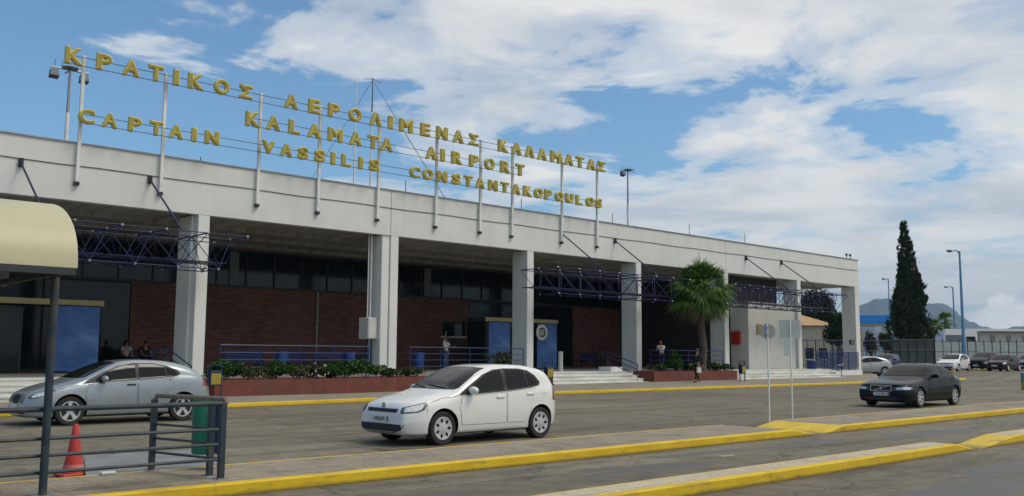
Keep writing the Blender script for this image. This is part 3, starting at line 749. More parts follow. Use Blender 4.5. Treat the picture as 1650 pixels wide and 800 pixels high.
def handrail(x, y0, y1, label, dx=0):
    t = thing('handrail', label, 'handrail', (x, y0, .2), group='sloping handrails beside the steps')
    z1 = PF+1.0; z0 = .2+.95
    b = MB(); b.path([(x+dx, y1+.35, z1-.25), (x+dx, y1+.35, z1), (x+dx, y1, z1), (x, y0, z0), (x, y0, z0-.25)], .026, 6)
    b.tube((x+dx, y1+.35, z1-.25), (x+dx, y1, z1-.25), .02, 6); b.tube((x+dx, y1, z1-.25), (x, y0, z0-.25), .02, 6); b.tube((x+dx, y1, z1-.55), (x, y0, z0-.55), .02, 6)
    b.build('rail', M['navy'], t, smooth=1)
    b = MB(); b.tube((x, y0, .12), (x, y0, z0), .026, 6); b.build('post', M['navy'], t)
    b = MB(); b.tube((x+dx, y1, PF-.2), (x+dx, y1, z1), .026, 6); b.build('post', M['navy'], t)
handrail(14.0, 30.9, 33.0, 'sloping navy handrail by the steps behind the silver car')
handrail(37.6, 30.9, 32.9, 'sloping navy handrail right of the middle entrance steps')
handrail(58.6, 30.9, 32.9, 'sloping navy handrail at the right hand steps near the white block')

# ---- planters
def planter(x0, x1, label, ztop, y0=30.35, y1=32.6):
    t = thing('brick_planter', label, 'planter', (x0, y0, .1))
    b = MB(); w = .22
    b.box(x0, x1, y0, y0+w, 0, ztop); b.box(x0, x1, y1-w, y1, 0, ztop); b.box(x0, x0+w, y0+w, y1-w, 0, ztop); b.box(x1-w, x1, y0+w, y1-w, 0, ztop)
    b.build('wall', M['planter_face'], t)
    b = MB(); b.box(x0+w, x1-w, y0+w, y1-w, 0, ztop-.06); b.build('soil', M['soil'], t)
M['planter_face'] = mat('planter_red', (.165, .050, .034), .85, var=.25, scale=2.5, dirt=(.12, .06, .045, .5), bump=.3)
planter(14.6, 30.9, 'long low red planter full of shrubs behind the parked white car', .68)
planter(38.25, 45.7, 'low red planter under the palm tree', .80)

def leaf_cloud(c, r, n, size, flat=.8, clumps=9, rng=random):
    """leaf-sized faces gathered in clumps within an uneven ellipsoid"""
    b = MB(); cs = []
    for _ in range(clumps):
        a = rng.uniform(0, 2*pi); u = rng.uniform(-.55, .95); rr = sqrt(max(0, 1-u*u))*rng.uniform(.35, .85)
        cs.append((Vector((cos(a)*rr*r[0], sin(a)*rr*r[1], u*.62*r[2])), rng.uniform(.28, .5)))
    cs.append((Vector((0, 0, 0)), .6))
    for _ in range(n):
        cc, cr = rng.choice(cs)
        d = Vector((rng.gauss(0, 1), rng.gauss(0, 1), rng.gauss(0, 1))).normalized()*rng.uniform(.55, 1.08)*cr
        p = Vector(c)+cc+Vector((d.x*r[0], d.y*r[1], d.z*r[2]))
        if p.z < c[2]-r[2]*.95: continue
        s = size*rng.uniform(.6, 1.3); u = Vector((rng.gauss(0, 1), rng.gauss(0, 1), rng.gauss(0, .6))).normalized(); w = u.cross(Vector((rng.gauss(0, 1), rng.gauss(0, 1), rng.gauss(0, 1)))).normalized()
        b.add([p-u*s, p+w*s*.45, p+u*s, p-w*s*.45], [(0, 1, 2, 3)])
    return b
def shrub(c, r, label, m='shrub', n=900, size=.06, flowers=False, cat='shrub', group='shrubs in the planters'):
    t = thing('shrub', label, cat, (c[0], c[1], c[2]-r[2]*.8), group=group)
    leaf_cloud(c, r, n, size).build('foliage', M[m], t)
    b = MB()
    for k in range(6):
        a = k*1.05; b.tube((c[0], c[1], c[2]-r[2]), (c[0]+cos(a)*r[0]*.5, c[1]+sin(a)*r[1]*.5, c[2]+r[2]*.2), .02, 5, .008)
    b.build('stem', M['bark'], t)
    if flowers:
        f = MB()
        for _ in range(12):
            d = Vector((random.gauss(0, 1), random.gauss(0, 1)-.5, random.gauss(0, 1)+.3)).normalized()
            f.ball(Vector(c)+Vector((d.x*r[0], d.y*r[1], d.z*r[2]))*.95, .034, 5)
        f.build('flower', M['flower'], t)
ordn = ['first', 'second', 'third', 'fourth', 'fifth', 'sixth', 'seventh', 'eighth', 'ninth', 'tenth']
sh = [(362, 592, .75, .55, 'shrub'), (400, 600, .75, .42, 'shrub2'), (438, 596, .85, .52, 'shrub'), (478, 600, .75, .42, 'shrub2'), (510, 600, .45, .42, 'shrub2'),
      (530, 600, .6, .38, 'shrub'), (556, 592, .85, .55, 'shrub'), (590, 594, .8, .55, 'shrub'), (628, 606, .5, .3, 'shrub2'), (665, 604, .7, .32, 'shrub2')]
for k, (px, py, rx_, rz_, mm) in enumerate(sh):
    p = onY(px, py, 31.5); fl = px == 510; rz_ *= .82
    shrub((p.x, 31.5, .62+rz_*.85), (rx_, .6, rz_), ('shrub with small white flowers in the long planter' if fl else
          ('dark green' if mm == 'shrub' else 'olive green thin')+' shrub, %s from the left in the long red planter' % ordn[k]), mm, 1100 if mm == 'shrub' else 600, .07, fl)
for k, (px, rx_, rz_, mm, lab) in enumerate([(1062, .5, .3, 'shrub2', 'low olive shrub at the left end of the palm planter'), (1092, .6, .75, 'shrub', 'tall leafy shrub left of the palm trunk'),
                                   (1112, .4, .3, 'shrub', 'small dark shrub at the foot of the palm trunk'), (1150, .6, .3, 'shrub2', 'low olive shrub right of the palm trunk'), (1172, .35, .25, 'shrub', 'small shrub at the right end of the palm planter')]):
    p = onY(px, 600, 31.5); shrub((p.x, 31.6, .72+rz_*.8), (rx_, .6, rz_), lab, mm, 700, .07)
p = onY(790, 580, 33); shrub((p.x, 32.4, 1.35), (.75, .5, .45), 'pale green shrub behind the white car roof, in front of the blue banner', 'shrub2', 700, .07)

# ---- palm tree
def fan_palm(base, H, R, label, nf=44, name='palm_tree', seed=3, tr=.2, group=None, skirt=True):
    rng = random.Random(seed); base = Vector(base)
    t = thing(name, label, 'palm tree', base, group=group)
    pts = [base+Vector((.05*sin(k*.8), .04*cos(k), H*k/10)) for k in range(11)]
    b = MB(); rad = [tr*(1.35 if k == 0 else 1.05 if k < 8 else 1.3)+rng.uniform(-.01, .02) for k in range(11)]
    b.path(pts, rad, 12); b.build('trunk', M['bark'], t, smooth=60)
    lv, dd = MB(), MB(); top = pts[-1]
    for k in range(nf+(7 if skirt else 0)):
        dead = k >= nf
        a = rng.uniform(0, 2*pi); el = rng.uniform(-1.25, -.6) if dead else rng.uniform(-.8, 1.3)
        if not dead and rng.random() < .2: el = rng.uniform(.9, 1.5)
        L = R*rng.uniform(.38, .55); d = Vector((cos(a)*cos(el), sin(a)*cos(el), sin(el)))
        mid = top+d*L*.6+Vector((0, 0, .03)); end = top+d*L-Vector((0, 0, L*.12))
        tgt = dd if dead else lv
        tgt.path([top, mid, end], [.022, .016, .012], 4)
        side = d.cross(Vector((0, 0, 1))).normalized() if abs(d.z) < .98 else Vector((1, 0, 0)); nrm = side.cross(d).normalized()
        roll = rng.uniform(-.5, .5); side, nrm = side*cos(roll)+nrm*sin(roll), nrm*cos(roll)-side*sin(roll)
        nb = 20; bl = R*rng.uniform(.48, .62)
        for q in range(nb):
            th = (q/(nb-1)-.5)*(1.2 if dead else 2.5)
            dr = d*cos(th)+side*sin(th); ln = bl*(1-.28*abs(th)/1.25)*rng.uniform(.88, 1.08)
            wv = (side*cos(th)-d*sin(th))*.028*R/1.7
            m1 = end+dr*ln*.55+nrm*.02; e1 = end+dr*ln-Vector((0, 0, ln*rng.uniform(.1, .48)))
            tgt.add([end-wv*.3, end+wv*.3, m1+wv, m1-wv, e1], [(0, 1, 2, 3), (3, 2, 4)])
    lv.build('crown', M['palm'], t)
    if skirt: dd.build('dead_fronds', M['dead'], t)
    return t
p = onY(1130, 462, 31.5)
fan_palm((p.x, 31.5, .7), p.z-.7-.2, 2.1, 'fan palm with bushy green crown in the planter before the terminal', nf=112)

# ---- columns / trees beyond
def cypress(px, dist, ytop, ybase, label):
    rng = random.Random(11)
    g = onD(px, ybase, dist); g.z = gz(g.x); H = onD(px, ytop, dist).z-g.z
    t = thing('cypress_tree', label, 'cypress', g)
    b = MB(); b.path([g+Vector((0, 0, H*k/8)) for k in range(8)], [.32, .28, .25, .22, .18, .13, .08, .04], 8); b.build('trunk', M['bark'], t, smooth=60)
    R = onD(px+40, ybase, dist); Rm = (Vector((R.x, R.y, 0))-Vector((g.x, g.y, 0))).length
    rx_ = _r0.normalized(); b = MB()
    tips = [(-.18, 0.0, H, .62), (.16, .2, H*.87, .60), (-.50, -.2, H*.62, .62), (.52, .1, H*.64, .62), (.0, .5, H*.72, .9)]
    for (ox, oy, hh, rs) in tips:
        base_off = rx_*ox*Rm*.9+Vector((0, oy, 0))
        ncl = int(330*rs)
        for k in range(ncl):
            f = rng.random()**.8; z = H*.06+(hh-H*.06)*f
            prof = (1-f)**.62*(1-.55*math.exp(-((f)/.10)**2)*.6)*Rm*rs*.80+.12
            a = rng.uniform(0, 2*pi); rr = prof*(rng.uniform(.35, 1.08) if rng.random() > .1 else rng.uniform(1.05, 1.45))
            c = g+base_off*(1-.2*f)+Vector((cos(a)*rr, sin(a)*rr, z)); cs = rng.uniform(.22, .5)*(1-.45*f)
            out = Vector((cos(a)*.45, sin(a)*.45, 1)).normalized()
            for _ in range(34):
                q = c+Vector((rng.gauss(0, cs*.42), rng.gauss(0, cs*.42), rng.gauss(0, cs*.75)))
                s = rng.uniform(.09, .2); u = (out+Vector((rng.gauss(0, .4), rng.gauss(0, .4), rng.gauss(0, .3)))).normalized(); w = u.cross(Vector((rng.gauss(0, 1), rng.gauss(0, 1), .2))).normalized()
                b.add([q-u*s, q+w*s*.4, q+u*s*1.2, q-w*s*.4], [(0, 1, 2, 3)])
    b.build('crown', M['cyp'], t)
cypress(1470, 105, 360, 590, 'tall dark cypress with pointed twin tip behind the car park fence')

def tree(px, dist, ytop, w_px, label, m='tree', seed=1, group='trees beyond the fence', size=.16, n=2600):
    rng = random.Random(seed); g = onD(px, 590, dist); g.z = gz(g.x)-.02; top = onD(px, ytop, dist).z
    R = w_px/2*dist/FPX; H = top-g.z; t = thing('tree', label, 'tree', g, group=group)
    b = MB(); b.path([g, g+Vector((.1, 0, H*.3)), g+Vector((.2, .1, H*.6))], [.25, .18, .1], 8)
    for k in range(6):
        a = k*1.1; b.tube(g+Vector((.1, 0, H*.35)), g+Vector((cos(a)*R*.6, sin(a)*R*.6, H*.7)), .09, 6, .03)
    b.build('trunk', M['bark'], t)
    rs = H*.36; leaf_cloud(g+Vector((0, 0, H-rs*1.02)), (R, R, rs), n, size, clumps=16, rng=rng).build('crown', M[m], t)
tree(1318, 120, 462, 58, 'dark bushy tree seen through the last bay behind the tiled roof house', seed=2, n=5200, size=.22)
tree(1352, 100, 500, 44, 'dark tree beside the end column, right of the tiled roof house', seed=5, n=4500, size=.2)
tree(1300, 135, 475, 40, 'dark tree at the left of the last bay', seed=8, n=3000, size=.22)
tree(1404, 100, 530, 22, 'small green tree in front of the blue canopy', 'shrub2', 9, n=1200)
def far_palm(px, dist, ytop, R, label, seed):
    g = onD(px, 590, dist); g.z = gz(g.x); H = onD(px, ytop, dist).z-g.z
    fan_palm(g, H-R*.3, R, label, nf=34, seed=seed, tr=.22, group='small palms right of the cypress', skirt=False)
tree(1516, 124, 519, 34, 'low green trees right of the cypress under the small palms', 'shrub2', 13, n=1600)
tree(1428, 104, 530, 26, 'yellow green bush under the blue canopy, next to the cypress', 'shrub2', 14, n=1200)
far_palm(1527, 118, 512, 1.6, 'bushy small palm against the hills, right one beside the blue lamp posts', 21)
far_palm(1505, 112, 522, 1.5, 'small palm close against the right side of the cypress', 22)

# ================================================================== ROOF SIGN
def glyphs():
    cache = {}
    for ch in 'KPATIOΣEΛMNLRVSCU':
        cu = bpy.data.curves.new('g', 'FONT'); cu.body = ch; cu.size = 1; cu.extrude = .10; cu.bevel_depth = .045; cu.bevel_resolution = 0; cu.resolution_u = 3
        o = bpy.data.objects.new('g', cu); COL.objects.link(o)
        dg = bpy.context.evaluated_depsgraph_get(); me = bpy.data.meshes.new_from_object(o.evaluated_get(dg))
        xs = [v.co.x for v in me.vertices]; ys = [v.co.y for v in me.vertices]
        cache[ch] = (me, min(xs), max(xs), min(ys), max(ys)); bpy.data.objects.remove(o); bpy.data.curves.remove(cu)
    return cache
GL = glyphs()
RAT = {'I': .30, 'M': 1.05, 'E': .74, 'L': .72, 'S': .80, 'T': .80, 'P': .80, 'Σ': .80}
def sign():
    t = thing('roof_sign', 'rooftop airport name sign in three rows of yellow letters on white posts', 'sign', (26, FY, ZT))
    posts = [136, 268, 421, 517, 612, 704.5, 775, 826, 905.5, 962]; ptop = [88, 118, 150, 172, 190, 209, 224, 235, 250, 262]
    zt_, zb_ = 11.93, 7.45
    xs = []
    for px, py in zip(posts, ptop):
        x = onY(px, py, FY-.1).x; xs.append(x)
        b = MB(); b.box(x-.055, x+.055, FY-.15, FY-.05, zb_, zt_)
        po = b.build('post', M['post'], t)
        b = MB(); b.box(x-.08, x+.08, FY-.14, FY-.002, zb_-.12, zb_-.002); b.box(x-.04, x+.04, FY-.1, FY-.002, 8.35, 8.42); b.build('bracket', M['frame'], po)
    rows = [('KPATIKOΣAEPOΛIMENAΣKAΛAMATAΣ', [120, 168, 211, 251, 284, 316, 357, 396, 469, 506, 538, 572, 605, 629, 654, 685, 712, 738, 763, 810.6, 832, 853, 873, 895, 916, 934, 952, 968.6], 11.44, 12.03, (120, 92), (968.6, 269)),
            ('KALAMATAAIRPORT', [407.5, 440, 474, 506, 540, 572.5, 601, 623, 694.5, 713, 736, 763.5, 788.5, 814, 837.6], 10.42, 11.0, None, None),
            ('CAPTAINVASSILISCONSTANTAKOPOULOS', [139, 176.5, 217.5, 251.5, 283.5, 312.5, 341.5, 432.5, 461, 488, 515, 536.5, 557.5, 581, 602.5, 668, 689, 712, 734.7, 754, 773, 794, 813, 831, 850, 867, 883, 900.5, 917, 932.5, 950, 964], 9.44, 9.96, None, None)]
    dY = .42
    for txt, pxs, z0, z1, _, _ in rows:
        assert len(txt) == len(pxs), (txt, len(txt), len(pxs))
        for ch, px in zip(txt, pxs):
            # height on the letter plane where this pixel column crosses the row
            y = 100.
            for _ in range(4):
                p = onY(px, y, FY-dY); y += (p.z-(z0+z1)/2)/((onY(px, y, FY-dY).z-onY(px, y+1, FY-dY).z) or 1)
            me0, x0, x1, y0, y1 = GL[ch]; h = z1-z0; w = h*RAT.get(ch, .92)*1.12
            me = bpy.data.meshes.new('letter')
            inv = WM[t.name].inverted()
            vs = [inv @ Vector((p.x+((v.co.x-x0)/(x1-x0)-.5)*w, FY-dY+.0-v.co.z*.85, z0+(v.co.y-y0)/(y1-y0)*h)) for v in me0.vertices]
            me.from_pydata(vs, [], [tuple(f.vertices) for f in me0.polygons]); lo = link('letter', me, [M['letter'], M['letter_edge']], t)
            for pl in me.polygons: pl.material_index = 0 if abs(pl.normal.y) > .9 else 1
    for (a, c, zr) in [(120, 962, (11.50, 11.80)), (407, 838, (10.48, 10.80)), (139, 962, (9.50, 9.80))]:
        xa, xc = onY(a, 200, FY-.3).x, onY(c, 290, FY-.3).x
        for z in zr:
            b = MB(); b.box(xa-.2, xc+.25, FY-.25, FY-.228, z, z+.02); b.build('rail', M['wire'], t)
        if zr[0] < 11:
            pass
sign()

# ---- masts and rods on the roof
def mast_lights(px, ytop, ybase, Y, label, lamps):
    g = onY(px, ybase, Y); top = onY(px, ytop, Y).z; rz_ = ZT-.4
    t = thing('floodlight_mast', label, 'floodlight mast', (g.x, Y, rz_), group='floodlight masts behind the roof')
    zm = rz_+(top-rz_)*.62
    b = MB(); b.tube((g.x, Y, rz_), (g.x, Y, zm), .09, 10, .075); b.build('lower_pole', M['post'], t, smooth=1)
    b = MB(); b.tube((g.x, Y, zm), (g.x, Y, top), .065, 10, .05); b.build('upper_pole', M['galv'], t, smooth=1)
    b = MB(); b.tube((g.x-.75, Y, top), (g.x+.75, Y, top), .035, 6); b.tube((g.x, Y-.6, top), (g.x, Y+.6, top), .03, 6); b.lathe([(.02, 0), (.30, .02), (.33, .04), (.33, .06)], 16, (g.x, Y, top+.04)); b.build('cross_arm', M['galv'], t)
    for dx in lamps:
        b = MB(); b.add([(g.x+dx-.18, Y-.16, top-.36), (g.x+dx+.18, Y-.16, top-.36), (g.x+dx+.18, Y+.08, top-.46), (g.x+dx-.18, Y+.08, top-.46),
                         (g.x+dx-.14, Y-.08, top-.08), (g.x+dx+.14, Y-.08, top-.08), (g.x+dx+.14, Y+.12, top-.13), (g.x+dx-.14, Y+.12, top-.13)],
                        [(0, 3, 2, 1), (4, 5, 6, 7), (0, 1, 5, 4), (1, 2, 6, 5), (2, 3, 7, 6), (3, 0, 4, 7)])
        b.build('floodlight', M['lampdark'], t)
    b = MB()
    for a in range(5): b.tube((g.x-.6+a*.3, Y, top+.05), (g.x-.6+a*.3, Y, top+.35), .012, 5)
    b.build('spike', M['wire'], t)
mast_lights(106, 112, 230, 40, 'floodlight mast with two lamps behind the first letter of the sign', [-.62, .55])
mast_lights(1012, 276, 365, 42, 'floodlight mast with one lamp right of the rooftop sign', [-.55])
def whip(px, ytop, ybase, Y, label, r=.045, guy=False, name='antenna_mast'):
    g = onY(px, ybase, Y); top = onY(px, ytop, Y).z; rz_ = ZT-.4
    t = thing(name, label, 'antenna', (g.x, Y, rz_))
    b = MB(); b.tube((g.x, Y, rz_), (g.x, Y, rz_+(top-rz_)*.75), r, 8, r*.8); b.build('pole', M['post'], t, smooth=1)
    b = MB(); b.tube((g.x, Y, rz_+(top-rz_)*.75), (g.x, Y, top), r*.75, 8, r*.4)
    if guy:
        for k in (-1, 1): b.tube((g.x+k*.5, Y, top-.15), (g.x-k*.1, Y, top-.05), .015, 5)
    b.build('tip', M['wire'] if guy else M['post'], t, smooth=1)
    if guy:
        for (dx, dy) in [(9, 3), (-3.2, 2), (1, -5)]:
            b = MB(); b.tube((g.x, Y, top-.1), (g.x+dx, Y+dy, rz_+.2), .010, 4); b.build('guy_wire', M['wire'], t)
whip(570, 130, 298, 38, 'plain white whip mast left of the guyed mast behind the sign')
whip(596.5, 125, 300, 39, 'guyed antenna mast with wires behind the sign', .05, True)
for px, yt, yb, lab in [(653.5, 291, 310, 'short rod on the roof edge under the gap in the third letter row'), (323, 253, 262, 'very short rod on the roof edge left of the KALAMATA row'),
                   (840, 320, 340, 'thin rod on the roof edge under the last letters of AIRPORT'), (987, 344, 362, 'thin rod on the roof edge between sign end and floodlight mast'),
                   (1111, 362, 377, 'thin rod on the roof edge right of the floodlight mast'), (1200, 376, 390, 'thin rod on the roof edge near the right hangers')]:
    g = onY(px, yb, FY+.3); tp = onY(px, yt, FY+.3).z
    b = MB(); b.tube((g.x, FY+.3, ZT), (g.x, FY+.3, tp), .018, 6); b.lathe([(.05, 0), (.05, .06), (.02, .08)], 8, (g.x, FY+.3, ZT+.05))
    tag(b.build('lightning_rod', M['wire']), lab, 'rod', 'rods along the roof edge')
g = onY(1367, 414, FY+.3)
t = thing('roof_fixture', 'pair of small dark fixtures on the roof corner at the building end', 'fixture', (g.x, FY+.3, ZT))
for dx in (-.28, .28):
    b = MB(); b.tube((g.x+dx, FY+.3, ZT), (g.x+dx, FY+.3, ZT+.3), .03, 6); b.ball((g.x+dx, FY+.3, ZT+.38), .11, 8); b.build('fixture_head', M['lampdark'], t)

# ================================================================== BACKGROUND RIGHT
RV = _r0.normalized(); FV = Vector((sin(YAW), cos(YAW), 0))
def tan_rot():  # yaw of the view axis as a z rotation: local +X = image right, local +Y = away
    return -YAW
def lamp(px, dist, ytop, label, w=.13, arm=1.0, xtop=None):
    g = onD(px, 600, dist); g.z = gz(g.x); top = onD(px, ytop, dist).z
    t = thing('street_lamp', label, 'street lamp', g, group='blue street lamps on the right')
    b = MB(); b.tube(g, g+Vector((0, 0, 2.2)), w*1.5, 10, w*1.4); b.tube(g+Vector((0, 0, 2.2)), Vector((g.x, g.y, top)), w, 10, w*.55); b.build('pole', M['lampblue'], t, smooth=1)
    b = MB(); a = Vector((g.x, g.y, top)); b.path([a-Vector((0, 0, .25)), a-RV*.2+Vector((0, 0, .02)), a-RV*arm*.6+Vector((0, 0, .06)), a-RV*arm], w*.42, 6); b.build('arm', M['lampblue'], t, smooth=1)
    b = MB(); h = a-RV*(arm+.35); b.ball(h, .42, 10, (1, .6, .28)); b.build('lamp_head', M['lampdark'], t, smooth=60)
lamp(1555, 84, 405, 'tallest blue street lamp beside the parked white hatchback', .15, .55)
lamp(1541.5, 128, 463, 'smaller blue street lamp between the cypress and the tallest lamp', .15, .6)
lamp(1437, 128, 450, 'blue street lamp left of the cypress behind the blue canopy', .12, .3)

def fence(px0, px1, dist, ytop, label, kind, m='mesh', name='fence', z0=None):
    a, c = onD(px0, 600, dist), onD(px1, 600, dist); a.z = c.z = 0
    n = max(2, round((c-a).length/.82)); H = onD((px0+px1)/2, ytop, dist).z
    t = thing(name, label, 'fence', (a.x, a.y, gz(a.x)), group='fences behind the car park')
    d = (c-a)/n; pb = MB(); rl = MB()
    for k in range(n+1):
        p = a+d*k; z = gz(p.x); q = MB() if n < 30 else pb
        q.tube((p.x, p.y, z-.05), (p.x, p.y, H+(.25 if kind == 'open' else .02)), .045, 5)
        if q is not pb: q.build('post', M[m], t)
    if pb.v: pb.build('posts', M[m], t)
    for z in (H, H-1.0, .75): rl.tube((a.x, a.y, z), (c.x, c.y, z), .035, 5)
    rl.build('rail', M[m], t)
    if kind == 'picket':
        b = MB(); nn = int((c-a).length/.2)
        for k in range(nn): p = a+(c-a)*(k/nn); b.tube((p.x, p.y, .3), (p.x, p.y, H+.12), .022, 4)
        b.build('picket', M[m], t)
    if kind == 'screen':
        b = MB(); off = FV*.05; b.add([a+off+Vector((0, 0, .3)), c+off+Vector((0, 0, .3)), c+off+Vector((0, 0, H-.02)), a+off+Vector((0, 0, H-.02)),
                                       a+off*1.6+Vector((0, 0, .3)), c+off*1.6+Vector((0, 0, .3)), c+off*1.6+Vector((0, 0, H-.02)), a+off*1.6+Vector((0, 0, H-.02))],
                                      [(0, 1, 2, 3), (7, 6, 5, 4), (3, 2, 6, 7), (0, 4, 5, 1)])
        b.build('screen', mat('shade_screen', (.075, .085, .075), .9, var=.3, scale=.6), t)
    if kind == 'open':
        b = MB(); nn = int((c-a).length/.2)
        for k in range(nn): p = a+(c-a)*(k/nn); b.tube((p.x, p.y, .5), (p.x, p.y, H), .008, 4)
        b.build('wire_mesh', M[m], t)
fence(1288, 1439, 92, 549, 'dark picket fence left of the cypress, behind the pale parked car', 'picket', 'navy')
fence(1439, 1508, 92, 548, 'fence with dark screen cloth in front of the cypress trunk', 'screen')
fence(1508, 1720, 92, 551, 'open dark post fence behind the white hatchback and dark cars', 'open')
# pale wall behind the open fence
def wall_px(px0, px1, dist, yt, depth, name, m, zb=0, parent=None):
    a, c = onD(px0, 590, dist), onD(px1, 590, dist); H = onD((px0+px1)/2, yt, dist).z
    a.z = c.z = zb; f = FV*depth; b = MB()
    P = [a, c, c+f, a+f]; b.add([p.copy() for p in P]+[p+Vector((0, 0, H-zb)) for p in P], [(0, 3, 2, 1), (4, 5, 6, 7), (0, 1, 5, 4), (1, 2, 6, 5), (2, 3, 7, 6), (3, 0, 4, 7)])
    return b.build(name, m, parent), a, c, H
w_, a, c, H = wall_px(1440, 1850, 100, 552, .25, 'boundary_wall', M['pale'], .3); tag(w_, 'pale concrete boundary wall behind the open fence', 'wall')
# long white hall and the white coach in front of it
g = onD(1590, 590, 135)
t = thing('white_hall', 'long low white flat roofed building at the right edge beyond the fence', 'building', (g.x, g.y, .4))
wall_px(1583, 1900, 135, 536, 14, 'wall', M['hall'], .4, t)
o, a, c, H = wall_px(1560, 1900, 134, 531, 16, 'roof', M['buswhite'], onD(1700, 535, 134).z, t)
wall_px(1584, 1900, 133.6, 535.2, .3, 'gutter', M['black'], onD(1700, 536.6, 133.6).z, t)
for k in range(5):
    wall_px(1598+k*26, 1606+k*26, 134.9, 541, .09, 'door', mat('hall_door', (.36, .36, .34), .7) if k == 0 else bpy.data.materials['hall_door'], .4, t)
def coach():
    a = onD(1524, 590, 114); a.z = .46; c = onD(1577, 590, 114); c.z = .46
    top = onD(1550, 530.5, 114).z; L = (c-a).length; Dp = 2.5
    t = thing('white_coach', 'white coach with grey windscreen parked beyond the fence beside the tallest lamp', 'coach', a, -YAW)
    b = MB(); Hh = top-.46
    b.prism([(0, .35), (.0, Hh*.9), (.25, Hh), (L-.2, Hh), (L, Hh*.92), (L, .35)], 0, Dp, 'y'); b.build('body', M['buswhite'], t, world=False, smooth=30)
    b = MB(); b.box(.12, L*.58, -.02, -.004, 1.25, Hh*.84); b.build('windscreen', mat('coach_glass', (.16, .18, .19), .1), t, world=False)
    b = MB(); b.box(L*.66, L*.94, -.02, -.004, 1.5, Hh*.80); b.build('window', M['carglass'], t, world=False)
    b = MB(); b.tube((L*.62, 0, Hh*.8), (L*.66, -.35, Hh*.72), .03, 6); b.bbox(L*.64, L*.72, -.5, -.38, Hh*.45, Hh*.72, .02); b.build('mirror', M['black'], t, world=False)
    for x in (.8, L-.9):
        for y in (.14, Dp-.14):
            b = MB(); b.lathe([(.2, -.14), (.46, -.14), (.5, -.1), (.5, .1), (.46, .14), (.2, .14)], 18, (x, y, .5), 'y'); b.build('wheel', M['tyre'], t, world=False, smooth=1)
coach()
# house with tiled roof, blue canopy
def house():
    a = onD(1282, 590, 106); a.z = .3; c = onD(1338, 590, 106); L = (Vector((c.x, c.y, 0))-Vector((a.x, a.y, 0))).length
    z1 = onD(1310, 524, 106).z-.3; z2 = onD(1290, 505, 106).z-.3
    t = thing('tiled_house', 'low cream house with orange tiled roof seen through the last bay', 'house', a, -YAW)
    b = MB(); b.box(0, L, 0, 7, 0, z1); b.build('wall', M['cream'], t, world=False)
    b = MB(); b.prism([(-.5, z1-.1), (7.5, z1-.1), (3.5, z2)], -.5, L*.15, 'x'); 
    b.add([(-.5, -.5, z1-.06), (L+.8, -.5, z1-.06), (L+.8, 7.5, z1-.06), (-.5, 7.5, z1-.06), (1.5, 3.5, z2+.1), (L-2.6, 3.5, z2+.1)], [(0, 1, 5, 4), (1, 2, 5), (2, 3, 4, 5), (3, 0, 4), (0, 3, 2, 1)])
    b.build('roof', M['tile'], t, world=False)
    for k, x in enumerate((L*.3, L*.68)):
        b = MB(); b.box(x, x+.9, -.03, -.003, 1.0, 2.2); w = b.build('window', M['glass'], t, world=False)
        b = MB(); b.box(x-.08, x+.98, -.06, -.031, .9, 1.0); b.build('sill', M['white'], w, world=False)
house()
def blue_canopy():
    a = onD(1375, 590, 128); a.z = .46; c = onD(1452, 590, 128); L = (Vector((c.x, c.y, 0))-Vector((a.x, a.y, 0))).length
    z0 = onD(1412, 522, 128).z-.46; z1 = onD(1412, 507.5, 128).z-.46
    t = thing('blue_canopy', 'flat forecourt canopy with bright blue edge between the terminal end and the cypress', 'canopy', a, -YAW)
    b = MB(); b.bbox(0, L, 0, 9, z0, z1, .05); b.build('roof_edge', M['poster'], t, world=False)
    b = MB(); b.box(.15, L-.15, .15, 8.85, z0-.12, z0-.004); b.build('underside', M['hall'], t, world=False)
    for x in (1.2, L-1.2):
        b = MB(); b.box(x-.2, x+.2, 2, 2.4, 0, z0-.122); b.build('column', M['white'], t, world=False)
    b = MB(); b.box(.6, L*.8, 10, 14, 0, z0-.5); k = b.build('kiosk', M['cream'], t, world=False)
    for x in (1.3, 3.3): 
        b = MB(); b.box(x, x+1.2, 9.95, 9.997, 1.0, 2.2); b.build('window', M['glass'], k, world=False)
blue_canopy()
g = onD(1416, 590, 98); g.z = gz(g.x); zt = onD(1416, 531, 98).z
t = thing('round_sign', 'small pale round sign on a pole in front of the blue canopy', 'sign', g)
b = MB(); b.tube(g, (g.x, g.y, zt), .035, 6); b.build('pole', M['steelgrey'], t)
b = MB(); n = (Vector((0, 0, EYE))-g).normalized(); c0 = Vector((g.x, g.y, zt))+n*.05; b.tube(c0, c0+n*.02, .33, 20); b.build('disc', M['white'], t)
# yellow wheel stops near the parked cars
for px, dist, w in [(1522, 76, 1.6), (1577, 82, 2.2)]:
    g = onD(px, 600, dist); z = gz(g.x); b = MB()
    b.bbox(g.x-.12, g.x+.12, g.y-w/2, g.y+w/2, z, z+.14, .02); struct(b.build('kerb', M['yellow']))
# low verge in front of the fence
b = MB(); a, c = onD(1300, 600, 90), onD(1760, 600, 90)
b.add([(a.x, a.y, .47), (c.x, c.y, .47), (c.x+6, c.y+6, .47), (a.x+6, a.y+6, .47), (a.x, a.y, .3), (c.x, c.y, .3)], [(0, 1, 2, 3), (4, 5, 1, 0)])
struct(b.build('verge', M['dirt']))

